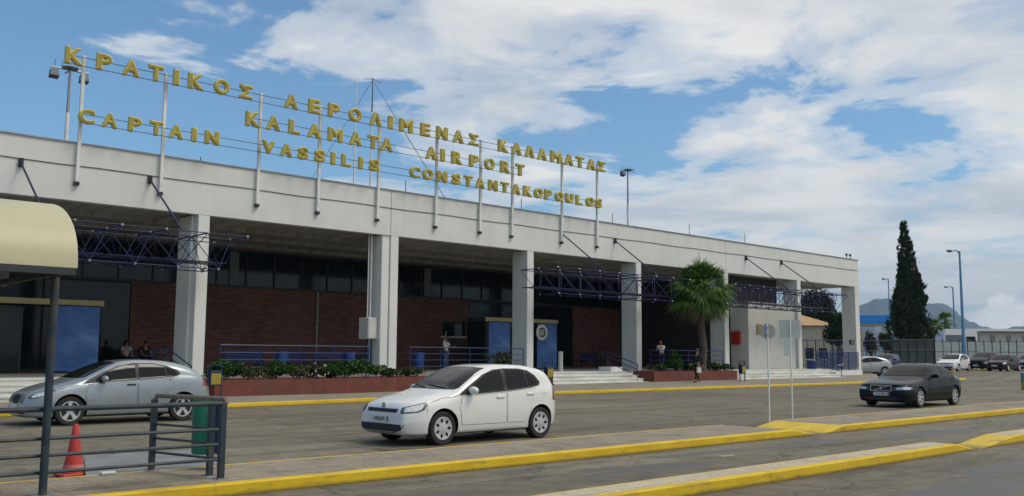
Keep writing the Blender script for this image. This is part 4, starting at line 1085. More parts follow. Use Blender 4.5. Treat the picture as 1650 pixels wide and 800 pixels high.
# ================================================================== FOREGROUND LEFT
ms = .15
def big_railing():
    t = thing('railing', 'slate blue pipe railing in the left foreground closing the end of the shelter', 'railing', (5.25, 10.66, ms))
    y = 10.68; x1 = 5.26; b = MB()
    b.tube((-6, y, 1.035), (x1, y, 1.035), .030, 10); b.build('top_rail', M['rail'], t, smooth=1)
    for z in (.73, .555, .38):
        b = MB(); b.tube((-6, y, z), (x1, y, z), .019, 8); b.build('rail', M['rail'], t, smooth=1)
    for z in (.73, .555, .38):
        b = MB(); b.tube((x1, y, z), (4.97, 12.0, z), .016, 8); b.build('return_rail', M['rail'], t, smooth=1)
    b = MB(); b.path([(x1+.03, y-.02, 1.03), (x1+.03, y, 1.085), (5.0, 12.0, 1.085), (4.97, 12.0, 1.02)], .030, 8); b.build('return_top_rail', M['railtop'], t, smooth=1)
    for x, yy in [(x1, y), (x1+.02, 11.02), (4.97, 12.0), (.9, y), (-3.2, y)]:
        b = MB(); b.box(x-.033, x+.033, yy-.033, yy+.033, ms, 1.04); po = b.build('post', M['rail'], t)
        b = MB(); b.box(x-.07, x+.07, yy-.07, yy+.07, ms, ms+.012); b.build('base_plate', M['galv'], po)
big_railing()
def shelter():
    t = thing('bus_shelter', 'cream barrel roofed shelter on a slate blue pole at the left edge', 'shelter', (1, 10.6, ms))
    xe = 3.34; x0 = -6; yc = 11.42; ry = 1.24; z0 = 2.50; rz_ = .80
    n = 22
    def arc(r, dz): return [(yc-cos(pi*k/n)*(ry-r), z0+dz+sin(pi*k/n)**.9*(rz_-r)) for k in range(n+1)]
    o, i = arc(0, 0), arc(.045, 0)
    b = MB()
    xs = [x0+(xe-x0)*k/10 for k in range(11)]
    vs = [(x, p[0], p[1]) for x in xs for p in o]; m = n+1
    b.add(vs, [(a*m+k, (a+1)*m+k, (a+1)*m+k+1, a*m+k+1) for a in range(10) for k in range(n)])
    for a in range(n): b.add([(xe, *o[a]), (xe, *i[a]), (xe, *i[a+1]), (xe, *o[a+1])], [(0, 1, 2, 3)])
    b.build('barrel_roof', M['canopy'], t, smooth=40)
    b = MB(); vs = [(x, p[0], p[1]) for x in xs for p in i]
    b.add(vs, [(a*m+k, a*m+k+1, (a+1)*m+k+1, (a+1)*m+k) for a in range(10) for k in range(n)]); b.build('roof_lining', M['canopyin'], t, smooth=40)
    b = MB(); b.box(x0, xe-.02, yc-ry-.02, yc-ry+.05, z0-.075, z0-.002); b.box(x0, xe-.02, yc+ry-.05, yc+ry+.02, z0-.075, z0-.002)
    for x in (xe-.12, .6, -2.2): b.box(x-.03, x+.03, yc-ry+.051, yc+ry-.051, z0-.07, z0-.01)
    b.build('roof_frame', M['canopyin'], t)
    for (x, y) in [(3.26, 10.6), (-2.2, 10.6), (-2.2, 11.9)]:
        b = MB(); b.tube((x, y, ms), (x, y, z0-.08), .042 if y < 11 else .03, 12); p_ = b.build('pole', M['rail'], t, smooth=1)
        b = MB(); b.box(x-.1, x+.1, y-.1, y+.1, ms, ms+.015); b.build('base_plate', M['galv'], p_)
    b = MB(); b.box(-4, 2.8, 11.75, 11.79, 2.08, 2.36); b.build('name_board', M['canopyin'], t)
shelter()
def cone(px, py):
    g = onZ(px, py); t = thing('traffic_cone', 'red traffic cone behind the blue railing', 'cone', g)
    b = MB(); b.bbox(g.x-.19, g.x+.19, g.y-.19, g.y+.19, .004, .05, .015); b.build('base', M['orange'], t)
    b = MB(); b.lathe([(.145, .051), (.13, .10), (.088, .30), (.05, .54), (.036, .67), (.028, .685), (.020, .685), (.020, .66)], 20, g); b.build('cone', M['orange'], t, smooth=1)
    b = MB(); b.lathe([(.1295, .112), (.119, .16)], 20, g, 'z', False); b.build('faded_band', mat('faded_pink', (.58, .20, .16), .6), t, smooth=1)
cone(117.5, 768)
def foreground_bin():
    g = onZ(333, 748, .15); x, y = onY(330, 690, 11.75).x, 11.75
    t = thing('litter_bin', 'green litter bin with blue side hung at the end of the blue railing', 'litter bin', (x, y, ms))
    b = MB(); b.lathe([(.02, .34), (.14, .34), (.155, .36), (.165, 1.0), (.165, 1.03), (.15, 1.03), (.145, .4), (.02, .4)], 18, (x, y, 0)); b.build('bin_body', M['green'], t, smooth=1)
    b = MB(); xn = onY(353, 690, 11.5).x; b.bbox(xn-.08, xn+.06, 11.4, 11.62, .36, 1.0, .02); b.build('blue_bin', M['navy'], t)
    b = MB(); b.tube((x+.16, y-.10, ms), (x+.16, y-.10, 1.0), .022, 8); b.build('post', M['rail'], t)
    b = MB(); b.tube((x+.16, y-.10, .9), (x, y, .9), .015, 6); b.build('bracket', M['galv'], t)
foreground_bin()
# two sign poles on the island, seen from behind
def sign_pole(px, py, label, kind):
    g = onZ(px, py, .15); g.y = min(g.y, 11.8); g.x = onY(px, py, g.y).x
    t = thing('road_sign', label, 'road sign', g, group='road signs on the island')
    if kind == 'disc':
        zt = onY(px, 521, g.y).z
        b = MB(); b.tube(g, (g.x, g.y, zt), .019, 8); b.build('pole', M['post'], t, smooth=1)
        zc_ = onY(px, 534.5, g.y).z; n = (Vector((g.x, g.y, 0))).normalized(); c0 = Vector((g.x, g.y, zc_))+Vector((n.x, n.y, 0))*.03
        b = MB(); b.tube(c0, c0+Vector((n.x, n.y, 0))*.012, .175, 28); dd = b.build('disc', M['steelgrey'], t)
        b = MB(); b.box(g.x-.03, g.x+.03, g.y-.02, g.y+.03, zc_-.1, zc_-.07); b.box(g.x-.03, g.x+.03, g.y-.02, g.y+.03, zc_+.07, zc_+.1); b.build('clamp', M['galv'], dd)
    else:
        zt, zb_ = onY(px, 516, g.y).z, onY(px, 545, g.y).z
        b = MB(); b.tube(g, (g.x, g.y, zt), .019, 8); b.build('pole', M['post'], t, smooth=1)
        n = Vector((g.x, g.y, 0)).normalized(); s = Vector((n.y, -n.x, 0)); c0 = Vector((g.x, g.y, 0))+n*.03-s*.02
        b = MB(); w = .235; P = []
        for k in (0, .012): P += [c0-s*w+n*k+Vector((0, 0, zb_)), c0+s*w+n*k+Vector((0, 0, zb_)), c0+s*w+n*k+Vector((0, 0, zt)), c0-s*w+n*k+Vector((0, 0, zt))]
        b.add(P, [(0, 1, 2, 3), (7, 6, 5, 4), (0, 4, 5, 1), (1, 5, 6, 2), (2, 6, 7, 3), (3, 7, 4, 0)]); pn = b.build('panel', M['offwhite'], t)
        b = MB(); P = []; z2 = zb_-.42; w = .06; c1 = c0+s*.10-s*.18
        for k in (0, .012): P += [c1-s*w+n*k+Vector((0, 0, z2)), c1+s*w+n*k+Vector((0, 0, z2)), c1+s*w+n*k+Vector((0, 0, zb_-.01)), c1-s*w+n*k+Vector((0, 0, zb_-.01))]
        b.add(P, [(0, 1, 2, 3), (7, 6, 5, 4), (0, 4, 5, 1), (1, 5, 6, 2), (2, 6, 7, 3), (3, 7, 4, 0)]); b.build('lower_panel', M['white'], t)
sign_pole(1240, 680, 'round grey sign back on a thin pole on the island', 'disc')
sign_pole(1277, 674, 'square grey sign back on a thin pole on the island', 'square')
g = onZ(1649, 629); g.z = 0
t = thing('bollard', 'small teal and yellow painted post at the right edge of the photo', 'bollard', g)
b = MB(); b.tube(g, g+Vector((0, 0, .45)), .09, 10); b.build('lower_band', M['yellowp'], t, smooth=1)
b = MB(); b.tube(g+Vector((0, 0, .451)), g+Vector((0, 0, .85)), .09, 10); b.build('upper_band', mat('teal_paint', (.02, .22, .22), .5), t, smooth=1)

# ---- pavement furniture
def pave_bin(px, py, label, Y=29.3):
    p = onY(px, py, Y); z = paveZ(p.x, Y); t = thing('pavement_bin', label, 'bin', (p.x, Y, z), group='bins with yellow panels on the pavement')
    b = MB(); 
    for dx in (-.24, .24): b.box(p.x+dx-.02, p.x+dx+.02, Y-.02, Y+.02, z, z+1.1)
    b.box(p.x-.22, p.x+.22, Y-.018, Y+.018, z+1.06, z+1.1); b.build('stand', M['navy'], t)
    b = MB(); b.bbox(p.x-.20, p.x+.20, Y-.12, Y+.12, z+.42, z+.9, .02); bo = b.build('bin_body', M['navy'], t)
    b = MB(); b.box(p.x-.17, p.x+.17, Y-.128, Y-.121, z+.46, z+.82); b.build('panel', M['yellowp'], bo)
pave_bin(346, 600, 'bin with yellow panel at the end of the steps behind the silver car')
pave_bin(884, 600, 'bin with yellow panel just right of the white car, by the middle steps')
pave_bin(1196, 596, 'bin with yellow panel left of the right hand steps')
p = onY(908, 592, 32.9)
t = thing('ash_post', 'pale slim cylinder post on the middle entrance porch', 'ash bin', (p.x+.3, 33.4, PF))
b = MB(); b.lathe([(.15, PF), (.15, PF+.05), (.12, PF+.07), (.12, PF+.98), (.13, PF+1.0), (.10, PF+1.0), (.09, PF+.95)], 16, (p.x+.3, 33.4, 0)); b.build('cylinder', M['steelgrey'], t, smooth=1)
b = MB(); b.lathe([(.09, PF+.93), (.001, PF+.93)], 16, (p.x+.3, 33.4, 0)); b.build('sand_top', M['soil'], t)
p = onY(1303, 585, 32.6)
t = thing('blue_round_bin', 'round navy bin on a stand in front of the barred railing', 'bin', (p.x, 32.4, .3))
b = MB(); b.lathe([(.02, .75), (.28, .75), (.32, .8), (.33, 1.3), (.3, 1.34), (.02, 1.36)], 18, (p.x, 32.4, 0)); b.build('bin_body', M['blue'], t, smooth=1)
b = MB(); b.tube((p.x, 32.4, .25), (p.x, 32.4, .752), .05, 8); b.build('stand', M['navy'], t)
for k, (px, lab) in enumerate([(563, 'blue litter bin on the porch just left of the double column'), (675, 'blue litter bin on the porch right of the double column'), (806, 'blue litter bin on the porch below the left banner'), (455, 'blue litter bin on the porch in the middle of the long brick wall')]):
    p = onY(px, 585, 37.5); t = thing('porch_bin', lab, 'litter bin', (p.x, 37.5, PF), group='blue litter bins on the porch')
    b = MB(); b.lathe([(.2, PF), (.25, PF+.1), (.28, PF+.85), (.26, PF+.9), (.2, PF+.9), (.18, PF+.8)], 14, (p.x, 37.5, 0)); b.build('bin_body', M['bluebin'], t, smooth=1)
    b = MB(); b.lathe([(.29, PF+.84), (.29, PF+.88), (.28, PF+.88)], 14, (p.x, 37.5, 0)); b.build('rim', M['navy'], t)
def bench(px, Y, label):
    p = onY(px, 585, Y); t = thing('porch_bench', label, 'bench', (p.x, Y, PF), group='blue benches along the porch'); W = 1.7
    b = MB()
    for k in range(4): b.box(p.x-W/2, p.x+W/2, Y-.45+k*.115, Y-.36+k*.115, PF+.43, PF+.46)
    b.build('seat', M['blue'], t)
    b = MB()
    for k in range(3): b.box(p.x-W/2, p.x+W/2, Y+.02, Y+.05, PF+.55+k*.14, PF+.65+k*.14)
    b.build('backrest', M['blue'], t)
    for dx in (-.7, .7):
        b = MB(); b.box(p.x+dx-.02, p.x+dx+.02, Y-.42, Y-.38, PF, PF+.429); b.box(p.x+dx-.02, p.x+dx+.02, Y+.051, Y+.09, PF, PF+.93); b.box(p.x+dx-.02, p.x+dx+.02, Y-.379, Y+.05, PF+.39, PF+.428); b.build('leg', M['frame'], t)
bench(398, 43.8, 'blue slatted bench against the long brick wall, left one'); bench(600, 43.8, 'blue slatted bench half hidden by the double column'); bench(225, 43.8, 'blue slatted bench with two seated people behind the silver car'); bench(392, 37.5, 'blue slatted bench behind the left end of the long planter'); bench(468, 37.5, 'blue slatted bench behind the middle of the long planter'); bench(530, 37.5, 'blue slatted bench left of the double column behind the shrubs'); bench(950, 43.8, 'blue slatted bench against the brick wall right of the middle entrance')

# ================================================================== CARS
def pchip(pts):
    xs = [p[0] for p in pts]; ys = [p[1] for p in pts]; n = len(xs)
    h = [xs[i+1]-xs[i] for i in range(n-1)]; d = [(ys[i+1]-ys[i])/h[i] for i in range(n-1)]
    m = [d[0]]+[0 if d[i-1]*d[i] <= 0 else 3*(h[i-1]+h[i])/((2*h[i]+h[i-1])/d[i-1]+(h[i]+2*h[i-1])/d[i]) for i in range(1, n-1)]+[d[-1]]
    def f(x):
        if x <= xs[0]: return ys[0]
        if x >= xs[-1]: return ys[-1]
        i = 0
        while x > xs[i+1]: i += 1
        t = (x-xs[i])/h[i]
        return ((1+2*t)*(1-t)**2*ys[i]+t*(1-t)**2*h[i]*m[i]+t*t*(3-2*t)*ys[i+1]+t*t*(t-1)*h[i]*m[i+1])
    return f

def car_body(c):
    L, W = c['L'], c['W']; zt, zb, bl = pchip(c['top']), pchip(c['bot']), pchip(c['belt'])
    n_f, n_r = c.get('nf', .34), c.get('nr', .26)
    def hw(x):     # plan half width
        w = W/2
        if x < .9: w *= 1-n_f*(1-x/.9)**c.get('pf', 3.2)
        if x > L-.8: w *= 1-n_r*((x-L+.8)/.8)**3.2
        return w
    xs = sorted(set([0, .012, .03, .06, .1, .15, .2]+[.2+i*(L-.35)/54 for i in range(55)]+[L-.15, L-.1, L-.06, L-.03, L-.012, L]))
    NS = 9; NT_ = 13; rings = []
    for x in xs:
        w = hw(x); z0, z1 = zb(x), zt(x); zs = min(bl(x), z1-.05-.10*min(1, max(0, (z1-.6)/.3)) if z1 < bl(x)+.15 else bl(x))
        zs = max(zs, z0+.08)
        pts = [(0, z0), (w*.55, z0), (w*.86, z0+.01), (w*.95, z0+.05)]
        for k in range(NS):
            f = k/(NS-1); z = z0+.09+(zs-z0-.09)*f
            q = .968+.032*(1-((f-.55)/.55)**2) - (.012*max(0, f-.55)/.45)
            # swage crease
            cz = c.get('crease'); 
            if cz and abs(f-cz) < .09: q -= .007*(1-abs(f-cz)/.09)
            pts.append((w*q, z))
        h = z1-zs; wt = pts[-1][0]; nn = 2.4+min(1, max(0, h)/.42)*3.2
        for k in range(1, NT_+1):
            a = (pi/2)*k/NT_; s = sin(a)**(.9); s = min(1, s)
            ww = (wt-c['tumble']*h*s-.02*min(1, h/.3)*min(1, s*8))*max(0, (1-s**nn))**(1/nn) if k < NT_ else 0
            pts.append((ww, zs+h*s))
        rings.append([(x, p[0], p[1]) for p in pts])
    n = len(rings[0]); vs = []; fs = []
    for r in rings:
        for p in r: vs.append(p)
        for p in r[1:-1]: vs.append((p[0], -p[1], p[2]))
    m = 2*n-2
    def idx(i, k): # k 0..m-1 around
        return i*m + (k if k < n else n+(m-1-k))
    # order: 0..n-1 on +y from bottom to top, then mirrored from top to bottom
    for i in range(len(rings)-1):
        for k in range(m):
            k2 = (k+1) % m; fs.append((idx(i, k), idx(i, k2), idx(i+1, k2), idx(i+1, k)))
    fs.append(tuple(idx(0, k) for k in range(m))[::-1]); fs.append(tuple(idx(len(rings)-1, k) for k in range(m)))
    # to car frame: +X forward, origin at mid wheelbase
    mid = c['fa']+c['wb']/2
    vs = [(mid-x, y, z) for x, y, z in vs]
    bm = bmesh.new(); bv = [bm.verts.new(v) for v in vs]
    for f in fs:
        try: bm.faces.new([bv[i] for i in f])
        except ValueError: pass
    bmesh.ops.remove_doubles(bm, verts=bm.verts, dist=1e-5); bmesh.ops.recalc_face_normals(bm, faces=bm.faces)
    return bm

def patch_mesh(bvh, poly, O, U, V, D, off, grid=.07):
    """polygon given in (u,v) around O, dropped along D on the body and lifted by off"""
    vs2 = []; n = len(poly)
    for i in range(n):
        a, c = Vector(poly[i]), Vector(poly[(i+1) % n]); k = max(1, int((c-a).length/grid))
        vs2 += [a+(c-a)*j/k for j in range(k)]
    nb = len(vs2); edges = [(i, (i+1) % nb) for i in range(nb)]
    xs = [p[0] for p in poly]; ys = [p[1] for p in poly]
    def inside(p):
        r = False; j = n-1
        for i in range(n):
            (xi, yi), (xj, yj) = poly[i], poly[j]
            if (yi > p[1]) != (yj > p[1]) and p[0] < (xj-xi)*(p[1]-yi)/(yj-yi)+xi: r = not r
            j = i
        return r
    x = min(xs)+grid/2
    while x < max(xs):
        y = min(ys)+grid/2
        while y < max(ys):
            if inside((x, y)): vs2.append(Vector((x, y)))
            y += grid
        x += grid
    out = delaunay_2d_cdt(vs2, edges, [], 1, 1e-5)
    res = []; bad = set()
    for i, p in enumerate(out[0]):
        o = O+U*p[0]+V*p[1]-D*4
        hit, nrm, _, _ = bvh.ray_cast(o, D)
        if hit is None: bad.add(i); res.append(o)
        else:
            if nrm.dot(D) > 0: nrm = -nrm
            res.append(hit+nrm*off)
    return res, [tuple(f) for f in out[2] if not any(i in bad for i in f)]

def make_car(name, label, c, loc, rz, group='cars around the terminal'):
    t = thing(name, label, 'car', loc, rz, group)
    bm = car_body(c); bvh = BVHTree.FromBMesh(bm); mid = c['fa']+c['wb']/2; R = c['R']; W = c['W']
    me = bpy.data.meshes.new('body'); bm.to_mesh(me); bm.free()
    me.materials.append(c['paint']); me.materials.append(M['black'])
    o = bpy.data.objects.new('body', me); COL.objects.link(o)
    cut = MB(); Ra = R+c.get('gap', .045)
    for x in (0, 1):
        for s in (-1, 1):
            ax = c['wb']/2*(1-2*x); cut.tube((ax, s*(W/2-.30), R+.015), (ax, s*(W/2+.3), R+.015), Ra, 40)
    cm = bpy.data.meshes.new('c'); cm.from_pydata([tuple(v) for v in cut.v], [], cut.f); cm.materials.append(c['paint']); cm.materials.append(M['black'])
    b2 = bmesh.new(); b2.from_mesh(cm); bmesh.ops.recalc_face_normals(b2, faces=b2.faces)
    for f in b2.faces: f.material_index = 1
    b2.to_mesh(cm); b2.free()
    co = bpy.data.objects.new('c', cm); COL.objects.link(co)
    md = o.modifiers.new('b', 'BOOLEAN'); md.object = co; md.operation = 'DIFFERENCE'; md.solver = 'EXACT'
    dg = bpy.context.evaluated_depsgraph_get(); nm = bpy.data.meshes.new_from_object(o.evaluated_get(dg)); nm.name = 'body'
    bpy.data.objects.remove(o); bpy.data.objects.remove(co)
    nm.shade_smooth(); nm.set_sharp_from_angle(angle=radians(32))
    body = bpy.data.objects.new('body', nm); COL.objects.link(body); body.parent = t; WM[body.name] = WM[t.name].copy()
    def fin(b, nm_, m_, par, sm=40): return b.build(nm_, m_, par, smooth=sm, world=False)
    X = Vector((1, 0, 0)); Yv = Vector((0, 1, 0)); Zv = Vector((0, 0, 1))
    def side(poly, nm_, m_, par, off, s, grid=.08):
        # poly in (x from front, z)
        v, f = patch_mesh(bvh, [(mid-p[0], p[1]) for p in poly], Vector((0, 0, 0)), X, Zv, Vector((0, -s, 0)), off, grid)
        b = MB(); b.add(v, f); return fin(b, nm_, m_, par)
    def front(poly, nm_, m_, par, off, d=Vector((-1, 0, 0)), grid=.07):
        v, f = patch_mesh(bvh, poly, Vector((0, 0, 0)), Yv, Zv, d, off, grid); b = MB(); b.add(v, f); return fin(b, nm_, m_, par)
    def sym(half): return [(-y, z) for y, z in half]+[(y, z) for y, z in half[::-1]]
    def corner(poly, nm_, m_, par, off, s, ang, rear=False, grid=.04):
        k = -1 if rear else 1
        U = Vector((-sin(ang)*k, cos(ang)*s, 0)); D = Vector((-cos(ang)*k, -sin(ang)*s, 0))
        O = Vector((mid-c['fa']*.35 if not rear else mid-c['L']+.2, s*(W/2-.22), 0))
        v, f = patch_mesh(bvh, poly, O, U, Zv, D, off, grid); b = MB(); b.add(v, f); return fin(b, nm_, m_, par)
    # ---- glass
    for s in (1, -1):
        tr = side(c['dlo'], 'window_surround', M['black'], t, .009, s, .035)
        for w in c['panes']: side(w, 'side_window', M['carglass'], tr, .014, s, .035)
        for d in c['doors']:
            side(d, 'door_gap', M['black'], t, .0025, s, .1)
            cx_ = sum(p[0] for p in d)/len(d); cz_ = sum(p[1] for p in d)/len(d)
            inn = [(cx_+(p[0]-cx_)*(1-.007/max(.2, abs(p[0]-cx_))), cz_+(p[1]-cz_)*(1-.007/max(.15, abs(p[1]-cz_)))) for p in d]
            do = side(inn, 'door', c['paint'], t, .006, s, .1)
        for (hx, hz) in c['handles']:
            h = bvh.ray_cast(Vector((mid-hx, s*3, hz)), Vector((0, -s, 0)))[0]
            if h:
                b = MB(); b.bbox(h.x-.10, h.x+.10, h.y-.018 if s > 0 else h.y-.03, h.y+.03 if s > 0 else h.y+.018, h.z-.018, h.z+.018, .008)
                fin(b, 'door_handle', c['paint'] if not c.get('dark_handle') else M['black'], do)
        mx, mz = c['mirror']; yy = W/2*.90
        b = MB(); b.tube((mid-mx, s*(yy-.12), mz-.04), (mid-mx-.02, s*(yy+.08), mz-.01), .025, 6); st = fin(b, 'mirror_arm', M['black'], t)
        b = MB(); b.ball((mid-mx-.01, s*(yy+.14), mz+.035), .1, 12, (.75, 1.25, .78)); mi = fin(b, 'mirror', c.get('mirror_mat', c['paint']), t, 60)
        b = MB(); b.ball((mid-mx-.035, s*(yy+.14), mz+.03), .09, 10, (.62, 1.15, .70)); fin(b, 'mirror_glass', M['black'], mi, 60)
        corner(c['lamp'], 'headlight_housing', M['lensd'], t, .004, s, c.get('lang', .8))
        lm = corner(shrink(c['lamp'], .72), 'headlight', M['lens'], t, .009, s, c.get('lang', .8))
        corner(c['tail'], 'tail_light', M['tail'], t, .005, s, .8, True)
        side(c['sill'], 'sill', M['black'], t, .004, s, .15)
        if c.get('hood'): side(c['hood'], 'bonnet_gap', M['black'], t, .003, s, .05)
        if c.get('bump'): side(c['bump'], 'bumper_gap', M['black'], t, .003, s, .05)
        side([(c['fa']+c['wb']+.03, .865), (c['fa']+c['wb']+.17, .875), (c['fa']+c['wb']+.17, .868), (c['fa']+c['wb']+.03, .858)], 'flap_gap', M['lensd'], t, .003, s, .05)
    front(sym(c['wind']), 'windscreen', M['carglass'], t, .008, grid=.04)
    front(sym(c['rearw']), 'rear_window', M['carglass'], t, .006, Vector((1, 0, 0)))
    # wipers
    if c.get('wiper'):
        b = MB()
        for y0_, y1_ in ((.45, -.15), (-.15, -.62)):
            z_ = c['wind'][0][1]+.015; pts = []
            for k in range(5):
                y = y0_+(y1_-y0_)*k/4; h = bvh.ray_cast(Vector((5, y, z_+.012*k)), Vector((-1, 0, 0)))[0]
                if h: pts.append(h+Vector((.012, 0, .012)))
            if len(pts) > 2: b.path(pts, .008, 5)
        if b.v: fin(b, 'wiper', M['black'], t)
    for nm_, poly, m_, off in c['front']:
        front(sym(poly) if not isinstance(poly, tuple) else list(poly), nm_, m_, t, off, grid=.05)
    # plates
    def plate(xf, z, sgn):
        h = bvh.ray_cast(Vector((5*sgn, 0, z)), Vector((-sgn, 0, 0)))[0]
        if not h: return
        x = h.x+sgn*.008; b = MB(); b.box(min(x, x+sgn*.012), max(x, x+sgn*.012), -.26, .26, z-.056, z+.056); p_ = fin(b, 'number_plate', M['plate'], t)
        xx = x+sgn*.0125
        b = MB(); b.box(min(xx, xx+sgn*.002), max(xx, xx+sgn*.002), .215, .255, z-.05, z+.05) if sgn > 0 else b.box(min(xx, xx+sgn*.002), max(xx, xx+sgn*.002), -.255, -.215, z-.05, z+.05)
        fin(b, 'plate_band', M['bluebin'], p_)
        if sgn > 0 and c.get('plate'):
            cu = bpy.data.curves.new('g', 'FONT'); cu.body = c['plate']; cu.size = .088; cu.extrude = .001; cu.offset = .0012; cu.align_x = 'CENTER'
            oo = bpy.data.objects.new('g', cu); COL.objects.link(oo); dg = bpy.context.evaluated_depsgraph_get(); m0 = bpy.data.meshes.new_from_object(oo.evaluated_get(dg)); bpy.data.objects.remove(oo)
            vs_ = [(xx+.002+v.co.z, v.co.x-.015, z-.031+v.co.y) for v in m0.vertices]
            m1 = bpy.data.meshes.new('plate_text'); m1.from_pydata(vs_, [], [tuple(f.vertices) for f in m0.polygons]); link('plate_text', m1, M['black'], p_)
    plate(0, c['pz'], 1); plate(0, c['pzr'], -1)
    if c.get('badge'): c['badge'](bvh, t, fin, mid)
    # ---- wheels
    for ax in (c['wb']/2, -c['wb']/2):
        for s in (1, -1):
            yc = s*(W/2-.115); b = MB(); hw_ = .095
            b.lathe([(R*.66, -hw_*.9), (R*.93, -hw_), (R*.985, -hw_*.8), (R, -hw_*.5), (R, hw_*.5), (R*.985, hw_*.8), (R*.93, hw_), (R*.66, hw_*.9)], 36, (ax, yc, R), 'y', False); ty = fin(b, 'wheel', M['tyre'], t, 40)
            b = MB(); y1 = yc+s*hw_*.35; b.lathe([(R*.67, yc-s*hw_*.5-yc), (R*.67, y1-yc-s*.02), (.001, y1-yc-s*.02)], 28, (ax, yc, R), 'y'); fin(b, 'brake_drum', M['lensd'], ty, 40)
            b = MB(); yo = yc+s*hw_*.98
            if c['wheel'] == 'cap':      # plastic cover with round openings
                n = 7; prof = []
                ro, ri, rh = R*.69, R*.14, R*.47
                seg = 84
                def ringv(r, y): return [(ax+r*cos(2*pi*k/seg), y, R+r*sin(2*pi*k/seg)) for k in range(seg)]
                rs = [R*.70, R*.66, R*.60, R*.54, R*.47, R*.40, R*.33, R*.26, R*.18, R*.08]; ys_ = [yo-s*.012, yo, yo-s*.004, yo-s*.008, yo-s*.010, yo-s*.010, yo-s*.008, yo-s*.004, yo, yo+s*.002]
                vv = sum([ringv(r, y) for r, y in zip(rs, ys_)], []); ff = []
                for j in range(len(rs)-1):
                    for k in range(seg):
                        rm = (rs[j]+rs[j+1])/2; am = 2*pi*(k+.5)/seg; ph = (am*n/(2*pi)) % 1-.5
                        dx_ = ph*2*pi/n*rm; dr_ = rm-rh
                        if (dx_/(R*.085))**2+(dr_/(R*.14))**2 < 1: continue
                        ff.append((j*seg+k, j*seg+(k+1) % seg, (j+1)*seg+(k+1) % seg, (j+1)*seg+k))
                ff.append(tuple(range((len(rs)-1)*seg, len(rs)*seg))); b.add(vv, ff); fin(b, 'rim', M['rim'], ty, 40)
            else:
                ns = c['wheel']; b.lathe([(R*.70, yo-yc-s*.015), (R*.69, yo-yc), (R*.63, yo-yc), (R*.61, yo-yc-s*.04)], 36, (ax, yc, R), 'y', False); b.lathe([(R*.20, yo-yc-s*.05), (R*.18, yo-yc-s*.012), (.001, yo-yc-s*.008)], 20, (ax, yc, R), 'y')
                for k in range(ns):
                    a = 2*pi*k/ns+.3
                    def pt(r, w, y): return (ax+r*cos(a)-w*sin(a), y, R+r*sin(a)+w*cos(a))
                    ya, yb_ = yo-s*.014, yo-s*.05
                    w0, w1 = (R*.085, R*.15) if ns <= 5 else (R*.06, R*.08)
                    b.add([pt(R*.14, -w0, ya), pt(R*.14, w0, ya), pt(R*.645, w1, ya+s*.008), pt(R*.645, -w1, ya+s*.008), pt(R*.14, -w0, yb_), pt(R*.14, w0, yb_), pt(R*.645, w1, yb_), pt(R*.645, -w1, yb_)],
                          [(0, 1, 2, 3), (7, 6, 5, 4), (0, 4, 5, 1), (1, 5, 6, 2), (2, 6, 7, 3), (3, 7, 4, 0)])
                fin(b, 'rim', M['rim'], ty, 40)
    # black under tray box, added to cast shadow below the car
    b = MB(); b.box(-c['wb']/2-.5, c['wb']/2+.5, -W/2+.32, W/2-.32, .16, .32); fin(b, 'underbody_shadow_box', M['black'], t)
    # antenna
    if c.get('aerial'):
        xx = mid-c['aerial']; h = bvh.ray_cast(Vector((xx, 0, 3)), Vector((0, 0, -1)))[0]; b = MB(); b.tube(h-Vector((0, 0, .01)), h+Vector((-.14, 0, .16)), .008, 5); fin(b, 'aerial', M['black'], t)
    return t

def shrink(poly, k):
    cx_ = sum(p[0] for p in poly)/len(poly); cz_ = sum(p[1] for p in poly)/len(poly)
    return [(cx_+(p[0]-cx_)*k, cz_+(p[1]-cz_)*k) for p in poly]

def hatch_badge(bvh, t, fin, mid):
    h = bvh.ray_cast(Vector((5, 0, .695)), Vector((-1, 0, 0)))[0]
    x = h.x+.006; b = MB(); b.tube((x, 0, .70), (x+.012, 0, .70), .062, 24); e = fin(b, 'badge', M['chrome'], t)
    b = MB(); xb = x+.013
    b.tube((xb-.003, 0, .70), (xb, 0, .70), .052, 24); fin(b, 'badge_field', M['steelgrey'], e)
    b = MB()
    for p0, p1 in [((-.022, .742), (0, .706)), ((.022, .742), (0, .706)), ((-.040, .722), (-.018, .660)), ((-.018, .660), (0, .694)), ((0, .694), (.018, .660)), ((.018, .660), (.040, .722))]:
        b.tube((xb+.002, p0[0], p0[1]), (xb+.002, p1[0], p1[1]), .005, 5)
    fin(b, 'badge_letters', M['chrome'], e)
def diag_badge(bvh, t, fin, mid):
    h = bvh.ray_cast(Vector((5, 0, .62)), Vector((-1, 0, 0)))[0]; x = h.x+.015
    b = MB(); 
    for y0, y1, z0, z1 in [(-.36, .36, .70, .725), (-.36, .36, .53, .55), (-.36, -.335, .551, .699), (.335, .36, .551, .699)]: b.box(x-.01, x+.012, y0, y1, z0, z1)
    g_ = fin(b, 'grille_frame', M['chrome'], t)
    b = MB(); b.tube((x+.012, -.24, .56), (x+.012, .24, .69), .014, 6); b.tube((x+.006, 0, .625), (x+.022, 0, .625), .045, 18); fin(b, 'badge', M['chrome'], g_)

